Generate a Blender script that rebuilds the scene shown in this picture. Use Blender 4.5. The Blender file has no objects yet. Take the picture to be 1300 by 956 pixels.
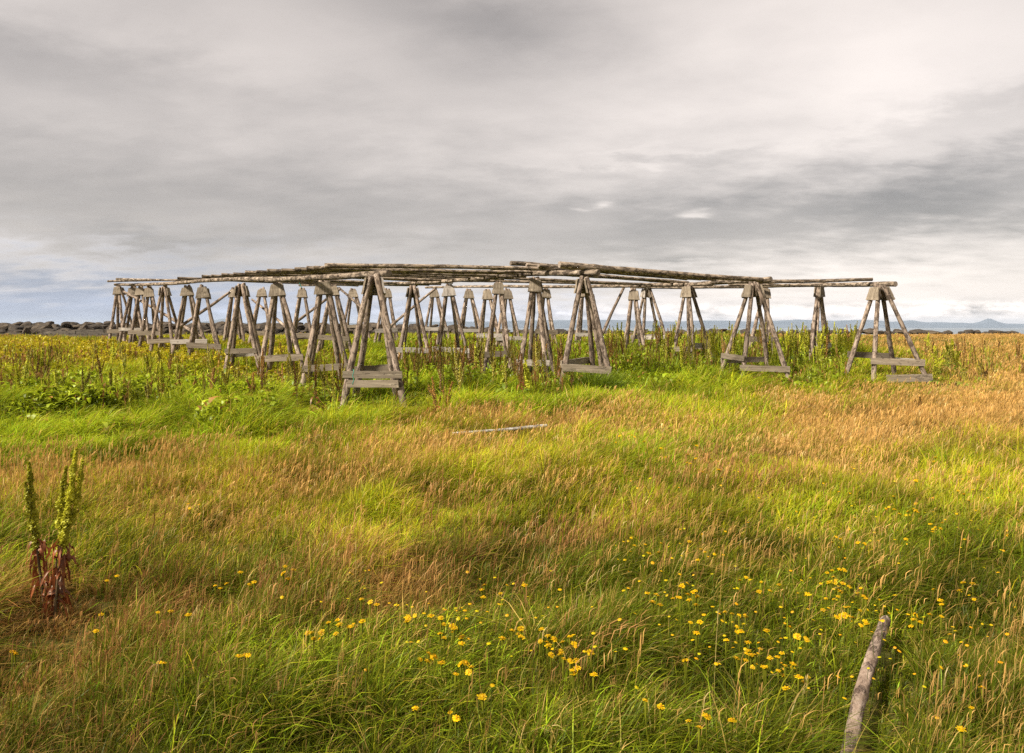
import bpy, bmesh, math, random
import numpy as np
from mathutils import Vector, Matrix, noise as mnoise

random.seed(7)
RNG = np.random.default_rng(11)
SC = bpy.context.scene
COL = SC.collection
F = 867.0          # focal length in photo pixels (24 mm on full frame)
EYE = 1.6
VH = 416.0         # horizon row in the photograph
CU = 650.0


def P(u, v, D):
    """photo pixel + depth -> world point"""
    return Vector(((u - CU) / F * D, D, EYE - (v - VH) / F * D))


# ------------------------------------------------------------------ noise
_LAT = np.random.default_rng(3).random((8, 256, 256))


def vnoise(x, y, scale, seed=0):
    x = np.asarray(x, float) / scale + 37.3 * seed
    y = np.asarray(y, float) / scale + 11.7 * seed
    xi = np.floor(x).astype(int); yi = np.floor(y).astype(int)
    fx = x - xi; fy = y - yi
    fx = fx * fx * (3 - 2 * fx); fy = fy * fy * (3 - 2 * fy)
    L = _LAT[seed % 8]
    a = L[xi & 255, yi & 255]; b = L[(xi + 1) & 255, yi & 255]
    c = L[xi & 255, (yi + 1) & 255]; d = L[(xi + 1) & 255, (yi + 1) & 255]
    return (a * (1 - fx) + b * fx) * (1 - fy) + (c * (1 - fx) + d * fx) * fy


def fnoise(x, y, scale, seed=0, octs=3):
    s = 0; w = 1; t = 0
    for i in range(octs):
        s = s + w * vnoise(x, y, scale / 2 ** i, seed + i); t += w; w *= .55
    return s / t


def sstep(a, b, x):
    t = np.clip((x - a) / (b - a), 0, 1)
    return t * t * (3 - 2 * t)


def ground(x, y):
    x = np.asarray(x, float); y = np.asarray(y, float)
    k = 1.6
    ramp = .066 * k * np.log1p(np.exp(np.clip((y - 16.8) / k, -30, 30)))
    ramp = 1.04 - np.maximum(1.04 - ramp, 0) * 1.0
    z = np.minimum(ramp, 1.04)
    shore = 40.5 + (np.clip(x, -60, 80) + 28) * .16
    z = z - 5.0 * sstep(shore + 2.5, shore + 16, y)
    far = sstep(260, 330, np.abs(x)) + sstep(150, 200, -y)
    z = z - 6 * np.clip(far, 0, 1)
    z = z + (fnoise(x, y, 2.3, 1) - .5) * .16 * sstep(60, 40, y) + (fnoise(x, y, .8, 5, 2) - .5) * .22 * sstep(13, 10, y) * sstep(-2, 0, y)
    z = z + (fnoise(x, y, 9, 2) - .5) * .14 * sstep(60, 40, y)
    # a low bank where the lush grass under the racks gives way to the dry grass
    return z


def g1(x, y):
    return float(ground(np.array([x]), np.array([y]))[0])


# ------------------------------------------------------------------ materials
def newmat(name):
    m = bpy.data.materials.new(name); m.use_nodes = True
    nt = m.node_tree
    for n in list(nt.nodes):
        nt.nodes.remove(n)
    return m, nt


def N(nt, typ, **kw):
    n = nt.nodes.new(typ)
    for k, v in kw.items():
        if k.startswith('i_'):
            n.inputs[k[2:].replace('_', ' ')].default_value = v
        else:
            setattr(n, k, v)
    return n


def ramp(nt, fac, stops):
    r = nt.nodes.new('ShaderNodeValToRGB')
    e = r.color_ramp.elements
    while len(e) < len(stops):
        e.new(.5)
    for el, (p, c) in zip(e, stops):
        el.position = p; el.color = (*c, 1)
    nt.links.new(fac, r.inputs[0])
    return r


def wood_mat(name, lo, mid, hi, bark, zscale=.12, barkamt=.5, freq=22):
    """weathered timber: grain along local Z, flakes of dark bark, pale scars"""
    m, nt = newmat(name); L = nt.links.new
    tc = N(nt, 'ShaderNodeTexCoord'); oi = N(nt, 'ShaderNodeObjectInfo')
    mul = N(nt, 'ShaderNodeMath', operation='MULTIPLY'); mul.inputs[1].default_value = 37.0
    L(oi.outputs['Random'], mul.inputs[0])
    add = N(nt, 'ShaderNodeVectorMath', operation='ADD')
    L(tc.outputs['Object'], add.inputs[0]); L(mul.outputs[0], add.inputs[1])
    mp = N(nt, 'ShaderNodeMapping'); mp.inputs['Scale'].default_value = (1, 1, zscale)
    L(add.outputs[0], mp.inputs[0])
    n1 = N(nt, 'ShaderNodeTexNoise', i_Scale=float(freq), i_Detail=7.0, i_Roughness=.68)
    L(mp.outputs[0], n1.inputs['Vector'])
    r1 = ramp(nt, n1.outputs['Fac'], [(.3, lo), (.5, mid), (.7, hi)])
    mp2 = N(nt, 'ShaderNodeMapping'); mp2.inputs['Scale'].default_value = (1, 1, .42)
    L(add.outputs[0], mp2.inputs[0])
    n2 = N(nt, 'ShaderNodeTexNoise', i_Scale=13.0, i_Detail=6.0, i_Roughness=.7)
    L(mp2.outputs[0], n2.inputs['Vector'])
    r2 = ramp(nt, n2.outputs['Fac'], [(.60 - .14 * barkamt, (0, 0, 0)), (.64 - .10 * barkamt, (1, 1, 1))])
    mx = N(nt, 'ShaderNodeMixRGB', blend_type='MIX'); mx.inputs[2].default_value = (*bark, 1)
    ms = N(nt, 'ShaderNodeMath', operation='MULTIPLY'); ms.inputs[1].default_value = min(1, .45 + barkamt * .45)
    L(r2.outputs[0], ms.inputs[0]); L(ms.outputs[0], mx.inputs[0]); L(r1.outputs[0], mx.inputs[1])
    # pale bare scars
    n3 = N(nt, 'ShaderNodeTexNoise', i_Scale=5.0, i_Detail=5.0, i_Roughness=.7)
    L(mp2.outputs[0], n3.inputs['Vector'])
    r3 = ramp(nt, n3.outputs['Fac'], [(.60, (0, 0, 0)), (.66, (.75, .75, .75))])
    mx3 = N(nt, 'ShaderNodeMixRGB'); mx3.inputs[2].default_value = (hi[0] * 1.3, hi[1] * 1.28, hi[2] * 1.28, 1)
    L(r3.outputs[0], mx3.inputs[0]); L(mx.outputs[0], mx3.inputs[1])
    # per object tone
    hsv = N(nt, 'ShaderNodeHueSaturation')
    mr = N(nt, 'ShaderNodeMapRange'); mr.inputs[3].default_value = .75; mr.inputs[4].default_value = 1.22
    L(oi.outputs['Random'], mr.inputs[0]); L(mr.outputs[0], hsv.inputs['Value']); L(mx3.outputs[0], hsv.inputs['Color'])
    bs = N(nt, 'ShaderNodeBsdfPrincipled'); bs.inputs['Roughness'].default_value = .88
    bs.inputs['Specular IOR Level'].default_value = .2
    L(hsv.outputs[0], bs.inputs['Base Color'])
    bp = N(nt, 'ShaderNodeBump'); bp.inputs['Strength'].default_value = .9; bp.inputs['Distance'].default_value = .012
    sub = N(nt, 'ShaderNodeMath', operation='ADD'); L(n1.outputs['Fac'], sub.inputs[0]); L(r2.outputs[0], sub.inputs[1])
    L(sub.outputs[0], bp.inputs['Height']); L(bp.outputs[0], bs.inputs['Normal'])
    out = N(nt, 'ShaderNodeOutputMaterial'); L(bs.outputs[0], out.inputs[0])
    return m


M_LEG = wood_mat('weathered log', (.115, .08, .055), (.245, .182, .134), (.43, .345, .27), (.04, .026, .018), barkamt=.68)
M_POLE = wood_mat('weathered pole', (.105, .076, .05), (.25, .19, .135), (.43, .345, .26), (.036, .025, .016), barkamt=.85)
M_BOARD = wood_mat('weathered board', (.115, .088, .06), (.195, .155, .11), (.28, .23, .165), (.12, .09, .07), zscale=.06, barkamt=.05, freq=30)
M_PALE = wood_mat('pale board', (.20, .17, .14), (.30, .26, .22), (.40, .355, .30), (.14, .11, .08), zscale=.06, barkamt=.05, freq=30)
M_WHITE = wood_mat('bleached stick', (.28, .25, .22), (.42, .385, .35), (.54, .50, .46), (.3, .26, .2), barkamt=.2)
M_GREYWOOD = wood_mat('grey plank', (.045, .037, .029), (.095, .08, .064), (.16, .138, .11), (.02, .017, .013), zscale=.06, barkamt=.3)
M_BARK = wood_mat('flaking bark', (.18, .12, .083), (.32, .232, .17), (.48, .37, .285), (.085, .05, .035), zscale=.45, barkamt=.62, freq=30)
M_END = wood_mat('cut end', (.16, .12, .09), (.24, .19, .15), (.32, .26, .2), (.1, .07, .05), zscale=1, barkamt=.1)


def leaf_mat(name, trans=.35, gloss=.06, attr='Col', col=None):
    m, nt = newmat(name); L = nt.links.new
    d = N(nt, 'ShaderNodeBsdfDiffuse'); t = N(nt, 'ShaderNodeBsdfTranslucent')
    g = N(nt, 'ShaderNodeBsdfGlossy'); g.inputs['Roughness'].default_value = .45
    g.inputs['Color'].default_value = (.7, .75, .6, 1)
    if col is None:
        a = N(nt, 'ShaderNodeAttribute', attribute_name=attr)
        src = a.outputs['Color']
    else:
        oi = N(nt, 'ShaderNodeObjectInfo'); geo = N(nt, 'ShaderNodeTexCoord')
        nz = N(nt, 'ShaderNodeTexNoise', i_Scale=9.0, i_Detail=3.0)
        L(geo.outputs['Object'], nz.inputs['Vector'])
        r = ramp(nt, nz.outputs['Fac'], [(.3, tuple(c * .6 for c in col)), (.5, col), (.7, tuple(min(1, c * 1.5) for c in col))])
        hs = N(nt, 'ShaderNodeHueSaturation'); L(r.outputs[0], hs.inputs['Color'])
        mr = N(nt, 'ShaderNodeMapRange'); mr.inputs[3].default_value = .7; mr.inputs[4].default_value = 1.3
        L(oi.outputs['Random'], mr.inputs[0]); L(mr.outputs[0], hs.inputs['Value'])
        src = hs.outputs[0]
    L(src, d.inputs[0]); L(src, t.inputs[0])
    m1 = N(nt, 'ShaderNodeMixShader'); m1.inputs[0].default_value = trans
    L(d.outputs[0], m1.inputs[1]); L(t.outputs[0], m1.inputs[2])
    m2 = N(nt, 'ShaderNodeMixShader'); m2.inputs[0].default_value = gloss
    L(m1.outputs[0], m2.inputs[1]); L(g.outputs[0], m2.inputs[2])
    o = N(nt, 'ShaderNodeOutputMaterial'); L(m2.outputs[0], o.inputs[0])
    return m


M_GRASS = leaf_mat('grass blade', .40, .012)
M_DRY = leaf_mat('dry grass', .30, .012)
M_LEAF = leaf_mat('weed leaf', .38, .025)
M_PETAL = leaf_mat('yellow petal', .3, .02, col=(.66, .42, .005))
M_PETAL2 = leaf_mat('orange yellow floret', .2, .02, col=(.55, .27, .004))
M_PETALV = leaf_mat('small yellow bloom', .3, .02)
M_STEM = leaf_mat('green stem', .2, .015, col=(.12, .125, .010))
M_DOCKG = leaf_mat('green dock seed', .3, .03, col=(.46, .45, .04))
M_DOCKBIG = leaf_mat('olive green dock seed', .3, .02, col=(.42, .40, .028))
M_DOCKB = leaf_mat('brown dock seed', .2, .03, col=(.27, .14, .034))
M_DOCKM = leaf_mat('olive dock seed', .25, .03, col=(.33, .28, .04))
M_DOCKSTEM = leaf_mat('dock stem', .1, .03, col=(.13, .085, .045))
M_DOCKLEAF = leaf_mat('withered dock leaf', .25, .04, col=(.20, .058, .02))
M_GREENLEAF = leaf_mat('green dock leaf', .35, .05, col=(.20, .27, .03))


# ------------------------------------------------------------------ object helpers
def link_mesh(name, me, parent=None, mat=None):
    o = bpy.data.objects.new(name, me); COL.objects.link(o)
    if mat is not None:
        for mm in (mat if isinstance(mat, (list, tuple)) else [mat]):
            me.materials.append(mm)
    if parent is not None:
        o.parent = parent
    return o


def tag(o, label=None, cat=None, group=None, kind=None):
    if label: o['label'] = label
    if cat: o['category'] = cat
    if group: o['group'] = group
    if kind: o['kind'] = kind
    return o


def empty(name, loc):
    o = bpy.data.objects.new(name, None); o.empty_display_size = .2
    COL.objects.link(o); o.location = loc
    return o


def align(a, b):
    """matrix placing local +Z along a->b with the origin at a"""
    z = (b - a).normalized()
    q = z.to_track_quat('Z', 'Y')
    return Matrix.Translation(a) @ q.to_matrix().to_4x4()


_LOGN = [0]


def log_mesh(length, r0, r1, rough=.10, bend=.012, sides=14, knots=3):
    """a debarked trunk along +Z: tapered, slightly crooked, knobbly, with worn ends"""
    _LOGN[0] += 1; seed = _LOGN[0] * 7.13
    n = max(8, int(length / (.16 if r0 > .045 else .03)))
    bm = bmesh.new(); rings = []
    kn = [(random.uniform(.1, .95) * length, random.uniform(0, 6.28), random.uniform(.12, .3)) for _ in range(knots)]
    ts = [0, .012 / length] + [i / n for i in range(1, n)] + [1 - .012 / length, 1]
    bx, by = random.uniform(-1, 1) * bend * length, random.uniform(-1, 1) * bend * length
    for t in ts:
        z = t * length
        r = r0 + (r1 - r0) * t
        if t in (0, 1): r *= .86
        cx = bx * math.sin(math.pi * t) + .012 * mnoise.noise(Vector((seed, z * 1.1, 0)))
        cy = by * math.sin(math.pi * t) + .012 * mnoise.noise(Vector((seed, z * 1.1, 9)))
        ring = []
        for k in range(sides):
            a = 2 * math.pi * k / sides
            rr = r * (1 + rough * mnoise.noise(Vector((math.cos(a) * 1.3 + seed, math.sin(a) * 1.3, z * 2.2)))
                      + rough * .6 * mnoise.noise(Vector((math.cos(a) * 3 + seed, math.sin(a) * 3, z * 7))))
            for kz, ka, kh in kn:
                da = math.atan2(math.sin(a - ka), math.cos(a - ka))
                rr += r * kh * math.exp(-((z - kz) / .05) ** 2 - (da / .45) ** 2)
            ring.append(bm.verts.new((cx + rr * math.cos(a), cy + rr * math.sin(a), z)))
        rings.append(ring)
    for A, B in zip(rings, rings[1:]):
        for k in range(sides):
            f = bm.faces.new((A[k], A[(k + 1) % sides], B[(k + 1) % sides], B[k])); f.smooth = True
    f = bm.faces.new(list(reversed(rings[0]))); f.material_index = 1
    f = bm.faces.new(rings[-1]); f.material_index = 1
    me = bpy.data.meshes.new('log'); bm.to_mesh(me); bm.free()
    return me


def log(name, a, b, r0, r1, mat, parent=None, end=None, **kw):
    a, b = Vector(a), Vector(b)
    me = log_mesh((b - a).length, r0, r1, **kw)
    o = link_mesh(name, me, parent, [mat, end or M_END])
    mw = align(a, b)
    o.matrix_local = (parent.matrix_basis.inverted() @ mw) if parent else mw
    return o


def plank(name, a, b, up, w, th, mat, parent=None, wob=.006, trap=None):
    """sawn board from a to b (local Z), width w along `up`, thickness th; trap = width at b end / a end"""
    a, b = Vector(a), Vector(b)
    L = (b - a).length; z = (b - a).normalized()
    y = (up - z * up.dot(z)).normalized(); x = y.cross(z)
    mw = Matrix((( x.x, y.x, z.x, a.x), (x.y, y.y, z.y, a.y), (x.z, y.z, z.z, a.z), (0, 0, 0, 1)))
    bm = bmesh.new(); n = 5; rows = []
    for i in range(n + 1):
        t = i / n
        s = 1 if trap is None else 1 + (trap - 1) * t
        cx = random.uniform(-wob, wob); cy = random.uniform(-wob, wob)
        hw = w * s / 2 + random.uniform(-wob, wob) * .5
        rows.append([bm.verts.new((cx + sx * th / 2, cy + sy * hw, t * L + (random.uniform(-wob, wob) * 2 if i in (0, n) else 0)))
                     for sx, sy in ((-1, -1), (1, -1), (1, 1), (-1, 1))])
    for A, B in zip(rows, rows[1:]):
        for k in range(4):
            bm.faces.new((A[k], A[(k + 1) % 4], B[(k + 1) % 4], B[k]))
    bm.faces.new(list(reversed(rows[0]))); bm.faces.new(rows[-1])
    bmesh.ops.bevel(bm, geom=[e for e in bm.edges if e.calc_face_angle(0) > .8], offset=.004, segments=1, affect='EDGES')
    me = bpy.data.meshes.new('board'); bm.to_mesh(me); bm.free()
    o = link_mesh(name, me, parent, mat)
    o.matrix_local = (parent.matrix_basis.inverted() @ mw) if parent else mw
    return o


# ------------------------------------------------------------------ trestles
# (apex u, v, depth), feet FL FR BR BL as (u, v, depth offset), boards, label
TR = [
 ((475, 349, 14.2), [(438, 509, -.55), (513, 515, -.70), (503, 500, .70), (452, 499, .65)], 'f f2 b', 'big nearest trestle with two stacked foot boards at the rack\'s front left corner'),
 ((411, 355, 17.3), [(383, 495, -.60), (443, 475, -.45), (432, 470, .70), (394, 470, .60)], 'f', 'trestle with wide trapezoid cap board just left of the big corner trestle'),
 ((352, 358, 19.4), [(332, 465, -.60), (380, 452, -.55), (369, 450, .70), (343, 455, .70)], 'f', 'trestle with square cap board and low foot board, second left from the corner trestle'),
 ((306, 360, 20.6), [(287, 463, -.60), (327, 455, -.60), (330, 447, .60), (296, 446, .60)], 'f b', 'trestle with leg tips sticking up past the beam, third left from the corner trestle'),
 ((258, 363, 23.7), [(241, 448, -.60), (280, 446, -.60), (274, 430, .60), (246, 430, .60)], 'f', 'trestle with narrow trapezoid cap, right of the wide capped one at the rack\'s left part'),
 ((238, 363, 25.2), [(219, 447, -.60), (260, 431, -.50), (250, 425, .70), (228, 425, .70)], 'f', 'trestle with broad trapezoid cap where the long diagonal brace ends, left part of the rack'),
 ((208, 363, 26.6), [(195, 427, -.60), (217, 428, -.60), (223, 407, .60), (204, 426, .50)], 'f b', 'trestle showing four slim legs, left of the broad trapezoid cap near the far left end'),
 ((190, 364, 28.0), [(180, 419, -.50), (202, 415, -.50), (195, 412, .70), (184, 412, .70)], 'f', 'fourth trestle from the far left end of the rack, before the boulders'),
 ((179, 364, 29.0), [(168, 416, -.60), (186, 412, -.60), (186, 408, .60), (173, 408, .60)], 'f', 'third trestle from the far left end of the rack, before the boulders'),
 ((170, 364, 29.8), [(157, 411, -.50), (180, 411, -.50), (176, 408, .60), (162, 408, .60)], 'f', 'second trestle from the far left end of the rack, before the boulders'),
 ((150, 363, 30.5), [(141, 416, -.60), (156, 415, -.60), (166, 410, .50), (150, 414, .50)], 'f b', 'last trestle at the far left end of the rack, beside the plank wall'),
 ((297, 366, 30.5), [(288, 412, -.50), (306, 412, -.50), (303, 408, .60), (291, 408, .60)], '', 'far slim trestle at the upper end of the long rising brace, left part'),
 ((333, 366, 29.0), [(321, 414, -.50), (344, 414, -.50), (340, 408, .60), (325, 408, .60)], 'f', 'small far trestle between the pale tipped and the square capped trestle'),
 ((384, 366, 27.0), [(374, 415, -.50), (393, 416, -.50), (392, 408, .60), (377, 408, .60)], 'f b', 'far trestle with a green cord at its top, left of the wide trapezoid cap'),
 ((423, 362, 25.0), [(405, 440, -.50), (441, 428, -.50), (436, 420, .60), (412, 420, .60)], 'f', 'trestle half hidden behind the wide trapezoid cap, left of the corner trestle'),
 ((448, 367, 33.0), [(437, 416, -.50), (463, 410, -.50), (457, 405, .60), (443, 405, .60)], 'f', 'small far trestle seen just left of the corner trestle'),
 ((492, 367, 30.0), [(478, 424, -.50), (504, 426, -.50), (500, 415, .60), (484, 415, .60)], 'f', 'far trestle seen between and beside the legs of the corner trestle'),
 ((524, 363, 21.5), [(508, 440, -.50), (544, 445, -.60), (534, 435, .60), (514, 437, .60)], 'f b', 'leaning trestle right of the corner trestle with a brace passing behind it'),
 ((551, 367, 31.0), [(542, 412, -.50), (565, 412, -.50), (560, 405, .60), (547, 405, .60)], 'f', 'far slim trestle at the top of the brace, middle of the rack'),
 ((570, 361, 22.0), [(554, 438, -.50), (591, 434, -.60), (579, 424, .70), (560, 430, .60)], 'f', 'trestle with thick spotted legs and leaning left leg, middle of the rack'),
 ((595, 368, 31.0), [(585, 407, -.50), (608, 413, -.50), (603, 405, .60), (590, 405, .60)], 'f b', 'far trestle with a small cap right of the spotted leg trestle'),
 ((618, 367, 27.0), [(610, 414, -.50), (632, 415, -.50), (628, 407, .60), (614, 407, .60)], 'f', 'far trestle just left of the trestle with the tall pointed cap'),
 ((633, 357, 19.5), [(618, 446, -.60), (646, 446, -.60), (641, 435, .60), (624, 435, .60)], 'f', 'trestle with dark near leg and pale tilted cap, second left from the middle corner trestle'),
 ((644, 367, 27.0), [(635, 410, -.50), (656, 415, -.50), (651, 405, .60), (640, 405, .60)], 'f', 'far trestle just behind the pale tilted cap, left of the big pale cap'),
 ((680, 353, 18.6), [(661, 457, -.60), (691, 450, -.55), (699, 445, .60), (674, 440, .60)], 'f', 'trestle with big pale cap and pale foot board, first left of the middle corner trestle'),
 ((693, 366, 28.0), [(684, 410, -.50), (705, 428, -.50), (700, 415, .60), (688, 408, .60)], 'f', 'far trestle just right of the big pale cap'),
 ((742, 351, 16.4), [(718, 465, -.50), (776, 489, -.55), (763, 458, .60), (750, 445, .70)], 'f l', 'thick legged trestle with grass grown over its foot, at the middle of the front edge'),
 ((741, 366, 28.0), [(733, 420, -.50), (753, 420, -.50), (749, 410, .60), (737, 423, .60)], 'f', 'far trestle seen through the legs of the middle front trestle'),
 ((804, 367, 24.0), [(794, 433, -.50), (820, 450, -.70), (812, 425, .60), (798, 420, .60)], '', 'spotted trestle beside the long brace, right of the middle front trestle'),
 ((822, 365, 27.0), [(816, 425, .10), (848, 440, -.60), (836, 425, .50), (805, 425, .40)], 'f b', 'slim far trestle with a white foot board, right of the long brace'),
 ((873, 362, 22.0), [(853, 457, -.40), (880, 447, -.65), (898, 433, .35), (876, 430, .60)], 'f r b', 'trestle with two square caps and a bulky spotted middle leg'),
 ((957, 359, 19.4), [(942, 481, -.40), (1002, 484, -.65), (972, 452, .80), (923, 450, .45)], 'f l b', 'splayed four legged trestle with boards on all sides, second from the right end'),
 ((972, 365, 25.0), [(953, 432, -.50), (979, 436, -.50), (974, 425, .60), (958, 425, .60)], 'f', 'trestle mostly hidden behind the splayed second trestle from the right end'),
 ((1040, 362, 23.0), [(1028, 464, -.75), (1034, 462, -.55), (1051, 444, .75), (1047, 444, .70)], 'r', 'narrow trestle seen edge on between the two right hand splayed ones'),
 ((1117, 362, 18.9), [(1110, 474, -.35), (1176, 481, -.65), (1135, 474, .70), (1077, 467, .50)], 'f b low', 'rightmost trestle of the rack with a board lying against its right foot'),
]


BH = {(957, 'f'): .20, (957, 'l'): .50, (957, 'b'): .38, (475, 'f'): .61, (1117, 'f'): .44, (1117, 'b'): .58, (411, 'f'): .44}


def trestle(ap, feet, boards, label):
    u, v, D = ap
    A = P(u, v, D)
    base = Vector((A.x, A.y, g1(A.x, A.y)))
    root = empty('trestle', base)
    tag(root, label, 'trestle', 'log trestles holding up the drying rack')
    big = D < 23.5
    r = random.uniform(.058, .068) * (1.12 if D < 18.5 else 1)
    tops, bots, axes = [], [], []
    for (fu, fv, dd) in feet:
        Fp = P(fu, fv, D + dd)
        out = Vector((Fp.x - A.x, Fp.y - A.y, 0))
        T = Vector((A.x, A.y, A.z + random.uniform(-.04, .05))) + out.normalized() * .085
        d = Fp - T
        gz = g1(Fp.x, Fp.y)
        # carry the leg on into the soil, without letting it run away sideways
        k = (T.z - (gz - .08)) / max(T.z - Fp.z, .3)
        k = min(k, 1.9)
        B = T + d * k
        B.z = min(B.z, g1(B.x, B.y) - .05)
        tops.append(T); bots.append(B)
        log('leg', B, T, r * random.uniform(1.0, 1.15), r * random.uniform(.78, .9), M_LEG, root,
            sides=14 if big else 9, bend=.011, knots=4 if big else 1)
    ctr = sum((b for b in bots), Vector()) / 4

    def at(i, z):
        T, B = tops[i], bots[i]
        t = (z - B.z) / (T.z - B.z)
        return B + (T - B) * t

    def face(i, j, z1, z2, name, mat, over, th=.035, tilt=0, extra=0):
        a1, b1 = at(i, z1), at(j, z1)
        a2, b2 = at(i, z2), at(j, z2)
        m1, m2 = (a1 + b1) / 2, (a2 + b2) / 2
        s = Vector((b1.x - a1.x, b1.y - a1.y, 0)).normalized()
        n = Vector((-s.y, s.x, 0))
        if n.dot(m1 - Vector((ctr.x, ctr.y, m1.z))) < 0: n = -n
        off = n * (r * 1.0 + th / 2 + extra)
        if name == 'cap_board':
            w1 = (b1 - a1).length + 2 * r + over; w2 = (b2 - a2).length + 2 * r + over * .6
            return plank(name, m1 + off, m2 + off, s, w1, th, mat, root, trap=w2 / w1)
        zc = (z1 + z2) / 2
        a, b = at(i, zc), at(j, zc)
        dirv = (b - a).normalized()
        return plank(name, a - dirv * over + off + Vector((0, 0, tilt)), b + dirv * over + off - Vector((0, 0, tilt)), Vector((0, 0, 1)), abs(z2 - z1), th, mat, root)

    capm = lambda: M_PALE if random.random() < .15 else M_BOARD
    zt = A.z - .06
    hcap = random.uniform(.30, .37)
    if ap[0] in (475, 306, 742, 957, 1117, 1040, 208, 524, 822):
        face(1, 2, zt - hcap, zt, 'cap_board', capm(), .06)
        face(3, 0, zt - hcap, zt, 'cap_board', capm(), .06)
        face(2, 3, zt - hcap, zt, 'cap_board', capm(), .02, extra=.002)
    else:
        face(0, 1, zt - hcap, zt, 'cap_board', capm(), .08)
        face(2, 3, zt - hcap, zt, 'cap_board', capm(), .08)
    if ap[0] == 742:
        face(2, 3, zt - .62, zt - .36, 'cap_board', M_BOARD, .03, extra=.002)
    if ap[0] in (873, 804):
        face(1, 2, zt - hcap, zt, 'cap_board', M_PALE, .05, extra=.002)
    pairs = {'f': (0, 1), 'r': (1, 2), 'b': (2, 3), 'l': (3, 0)}
    bset = boards.split()
    gz = base.z
    hb = {475: .60, 411: .52, 742: .56}.get(ap[0], .50)
    for bcode in bset:
        if bcode in pairs:
            i, j = pairs[bcode]
            pale = (D > 20 and random.random() < .45) or bcode in 'r' or ap[0] in (822, 1040, 680)
            z0 = gz + BH.get((ap[0], bcode), hb + random.uniform(-.08, .08))
            face(i, j, z0, z0 + random.uniform(.14, .18), 'foot_board', M_PALE if pale else M_BOARD, random.uniform(.06, .13), th=.045,
                 tilt=random.uniform(-.035, .035), extra={'l': .003, 'r': .003}.get(bcode, 0))
        if bcode == 'f2':
            face(0, 1, gz + hb - .17, gz + hb - .025, 'foot_board', M_BOARD, .01, th=.05, tilt=.0)
        if bcode == 'low':
            a = P(1126, 484, 18.15); b = P(1184, 486, 18.0)
            a.z = g1(a.x, a.y) + .14; b.z = g1(b.x, b.y) + .17
            plank('foot_board', a, b, Vector((0, 0, 1)), .2, .05, M_BOARD, root)
            face(1, 2, gz + .44, gz + .60, 'foot_board', M_PALE, .06, extra=.003)
    return root


TB = []
for a_, f_, b_, l_ in TR:
    t_ = trestle(a_, f_, b_, l_)
    TB.append((t_.location.x, t_.location.y, {742: .6, 475: 1.12, 957: 1.14, 1117: 1.14, 411: 1.1}.get(a_[0], 1.0 if a_[2] < 20.9 else .75)))

# green cords tied to the rack
def cord(pts, label, r=.009):
    bm = bmesh.new(); prev = None
    for i, p in enumerate(pts):
        p = Vector(p)
        d = (Vector(pts[min(i + 1, len(pts) - 1)]) - Vector(pts[max(i - 1, 0)])).normalized()
        x = d.orthogonal().normalized(); y = d.cross(x)
        ring = [bm.verts.new(p + (x * math.cos(t) + y * math.sin(t)) * r) for t in (0, 1.047, 2.094, 3.1416, 4.189, 5.236)]
        if prev:
            for k in range(6):
                bm.faces.new((prev[k], prev[(k + 1) % 6], ring[(k + 1) % 6], ring[k])).smooth = True
        else:
            bm.faces.new(list(reversed(ring)))
        prev = ring
    bm.faces.new(prev)
    me = bpy.data.meshes.new('cord'); bm.to_mesh(me); bm.free()
    m, nt = newmat('teal cord')
    b = N(nt, 'ShaderNodeBsdfPrincipled'); b.inputs['Base Color'].default_value = (.03, .22, .16, 1); b.inputs['Roughness'].default_value = .6
    o_ = N(nt, 'ShaderNodeOutputMaterial'); nt.links.new(b.outputs[0], o_.inputs[0])
    o = link_mesh('cord', me, None, m); tag(o, label, 'cord'); return o


q = [P(448.8, 469 + i * 2.8, 13.28) + Vector((.012 * math.sin(i * 1.7), -.02, 0)) for i in range(8)]
cord(q, 'short teal cord tied round the stacked foot boards of the nearest trestle')
q = [P(379 + i * .9, 357 + i * 1.8 + (i > 3) * .5, 26.2) for i in range(6)]
cord(q, 'short teal cord hanging from the underside of the poles', r=.014)

# ------------------------------------------------------------------ poles on the rack
BEAM = [
 ((494, 346.5, 13.95), (338, 355.5, 19.6), .085, 'thick spotted beam ending at the front left corner of the rack'),
 ((352, 354.5, 19.3), (226, 359.0, 25.2), .082, 'middle beam of the rack\'s left edge over the trapezoid caps'),
 ((240, 358.3, 24.6), (146, 361.3, 30.8), .080, 'last beam of the left edge reaching the far left end'),
 ((760, 346.0, 16.2), (618, 351.0, 19.9), .085, 'short ended beam resting on the middle front trestle'),
 ((640, 350.0, 19.5), (500, 360.5, 24.6), .080, 'beam over the spotted leg trestle and the pale tilted cap'),
 ((515, 359.8, 24.0), (380, 362.0, 29.0), .075, 'far thin beam behind the corner trestle, running to the back left'),
 ((979, 354.5, 19.1), (862, 362.0, 22.4), .085, 'beam whose sawn end shows above the splayed second trestle from the right'),
 ((880, 361.0, 22.1), (690, 364.3, 27.8), .080, 'beam passing over the square capped trestle towards the back'),
 ((700, 364.0, 27.5), (540, 365.0, 31.2), .070, 'far thin beam along the back of the rack\'s middle part'),
 ((1137, 360.6, 18.7), (985, 362.8, 24.5), .085, 'beam with a sawn end at the far right end of the rack'),
 ((1000, 362.5, 24.2), (800, 364.6, 27.2), .075, 'far beam behind the splayed trestle, over the long brace'),
]
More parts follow.
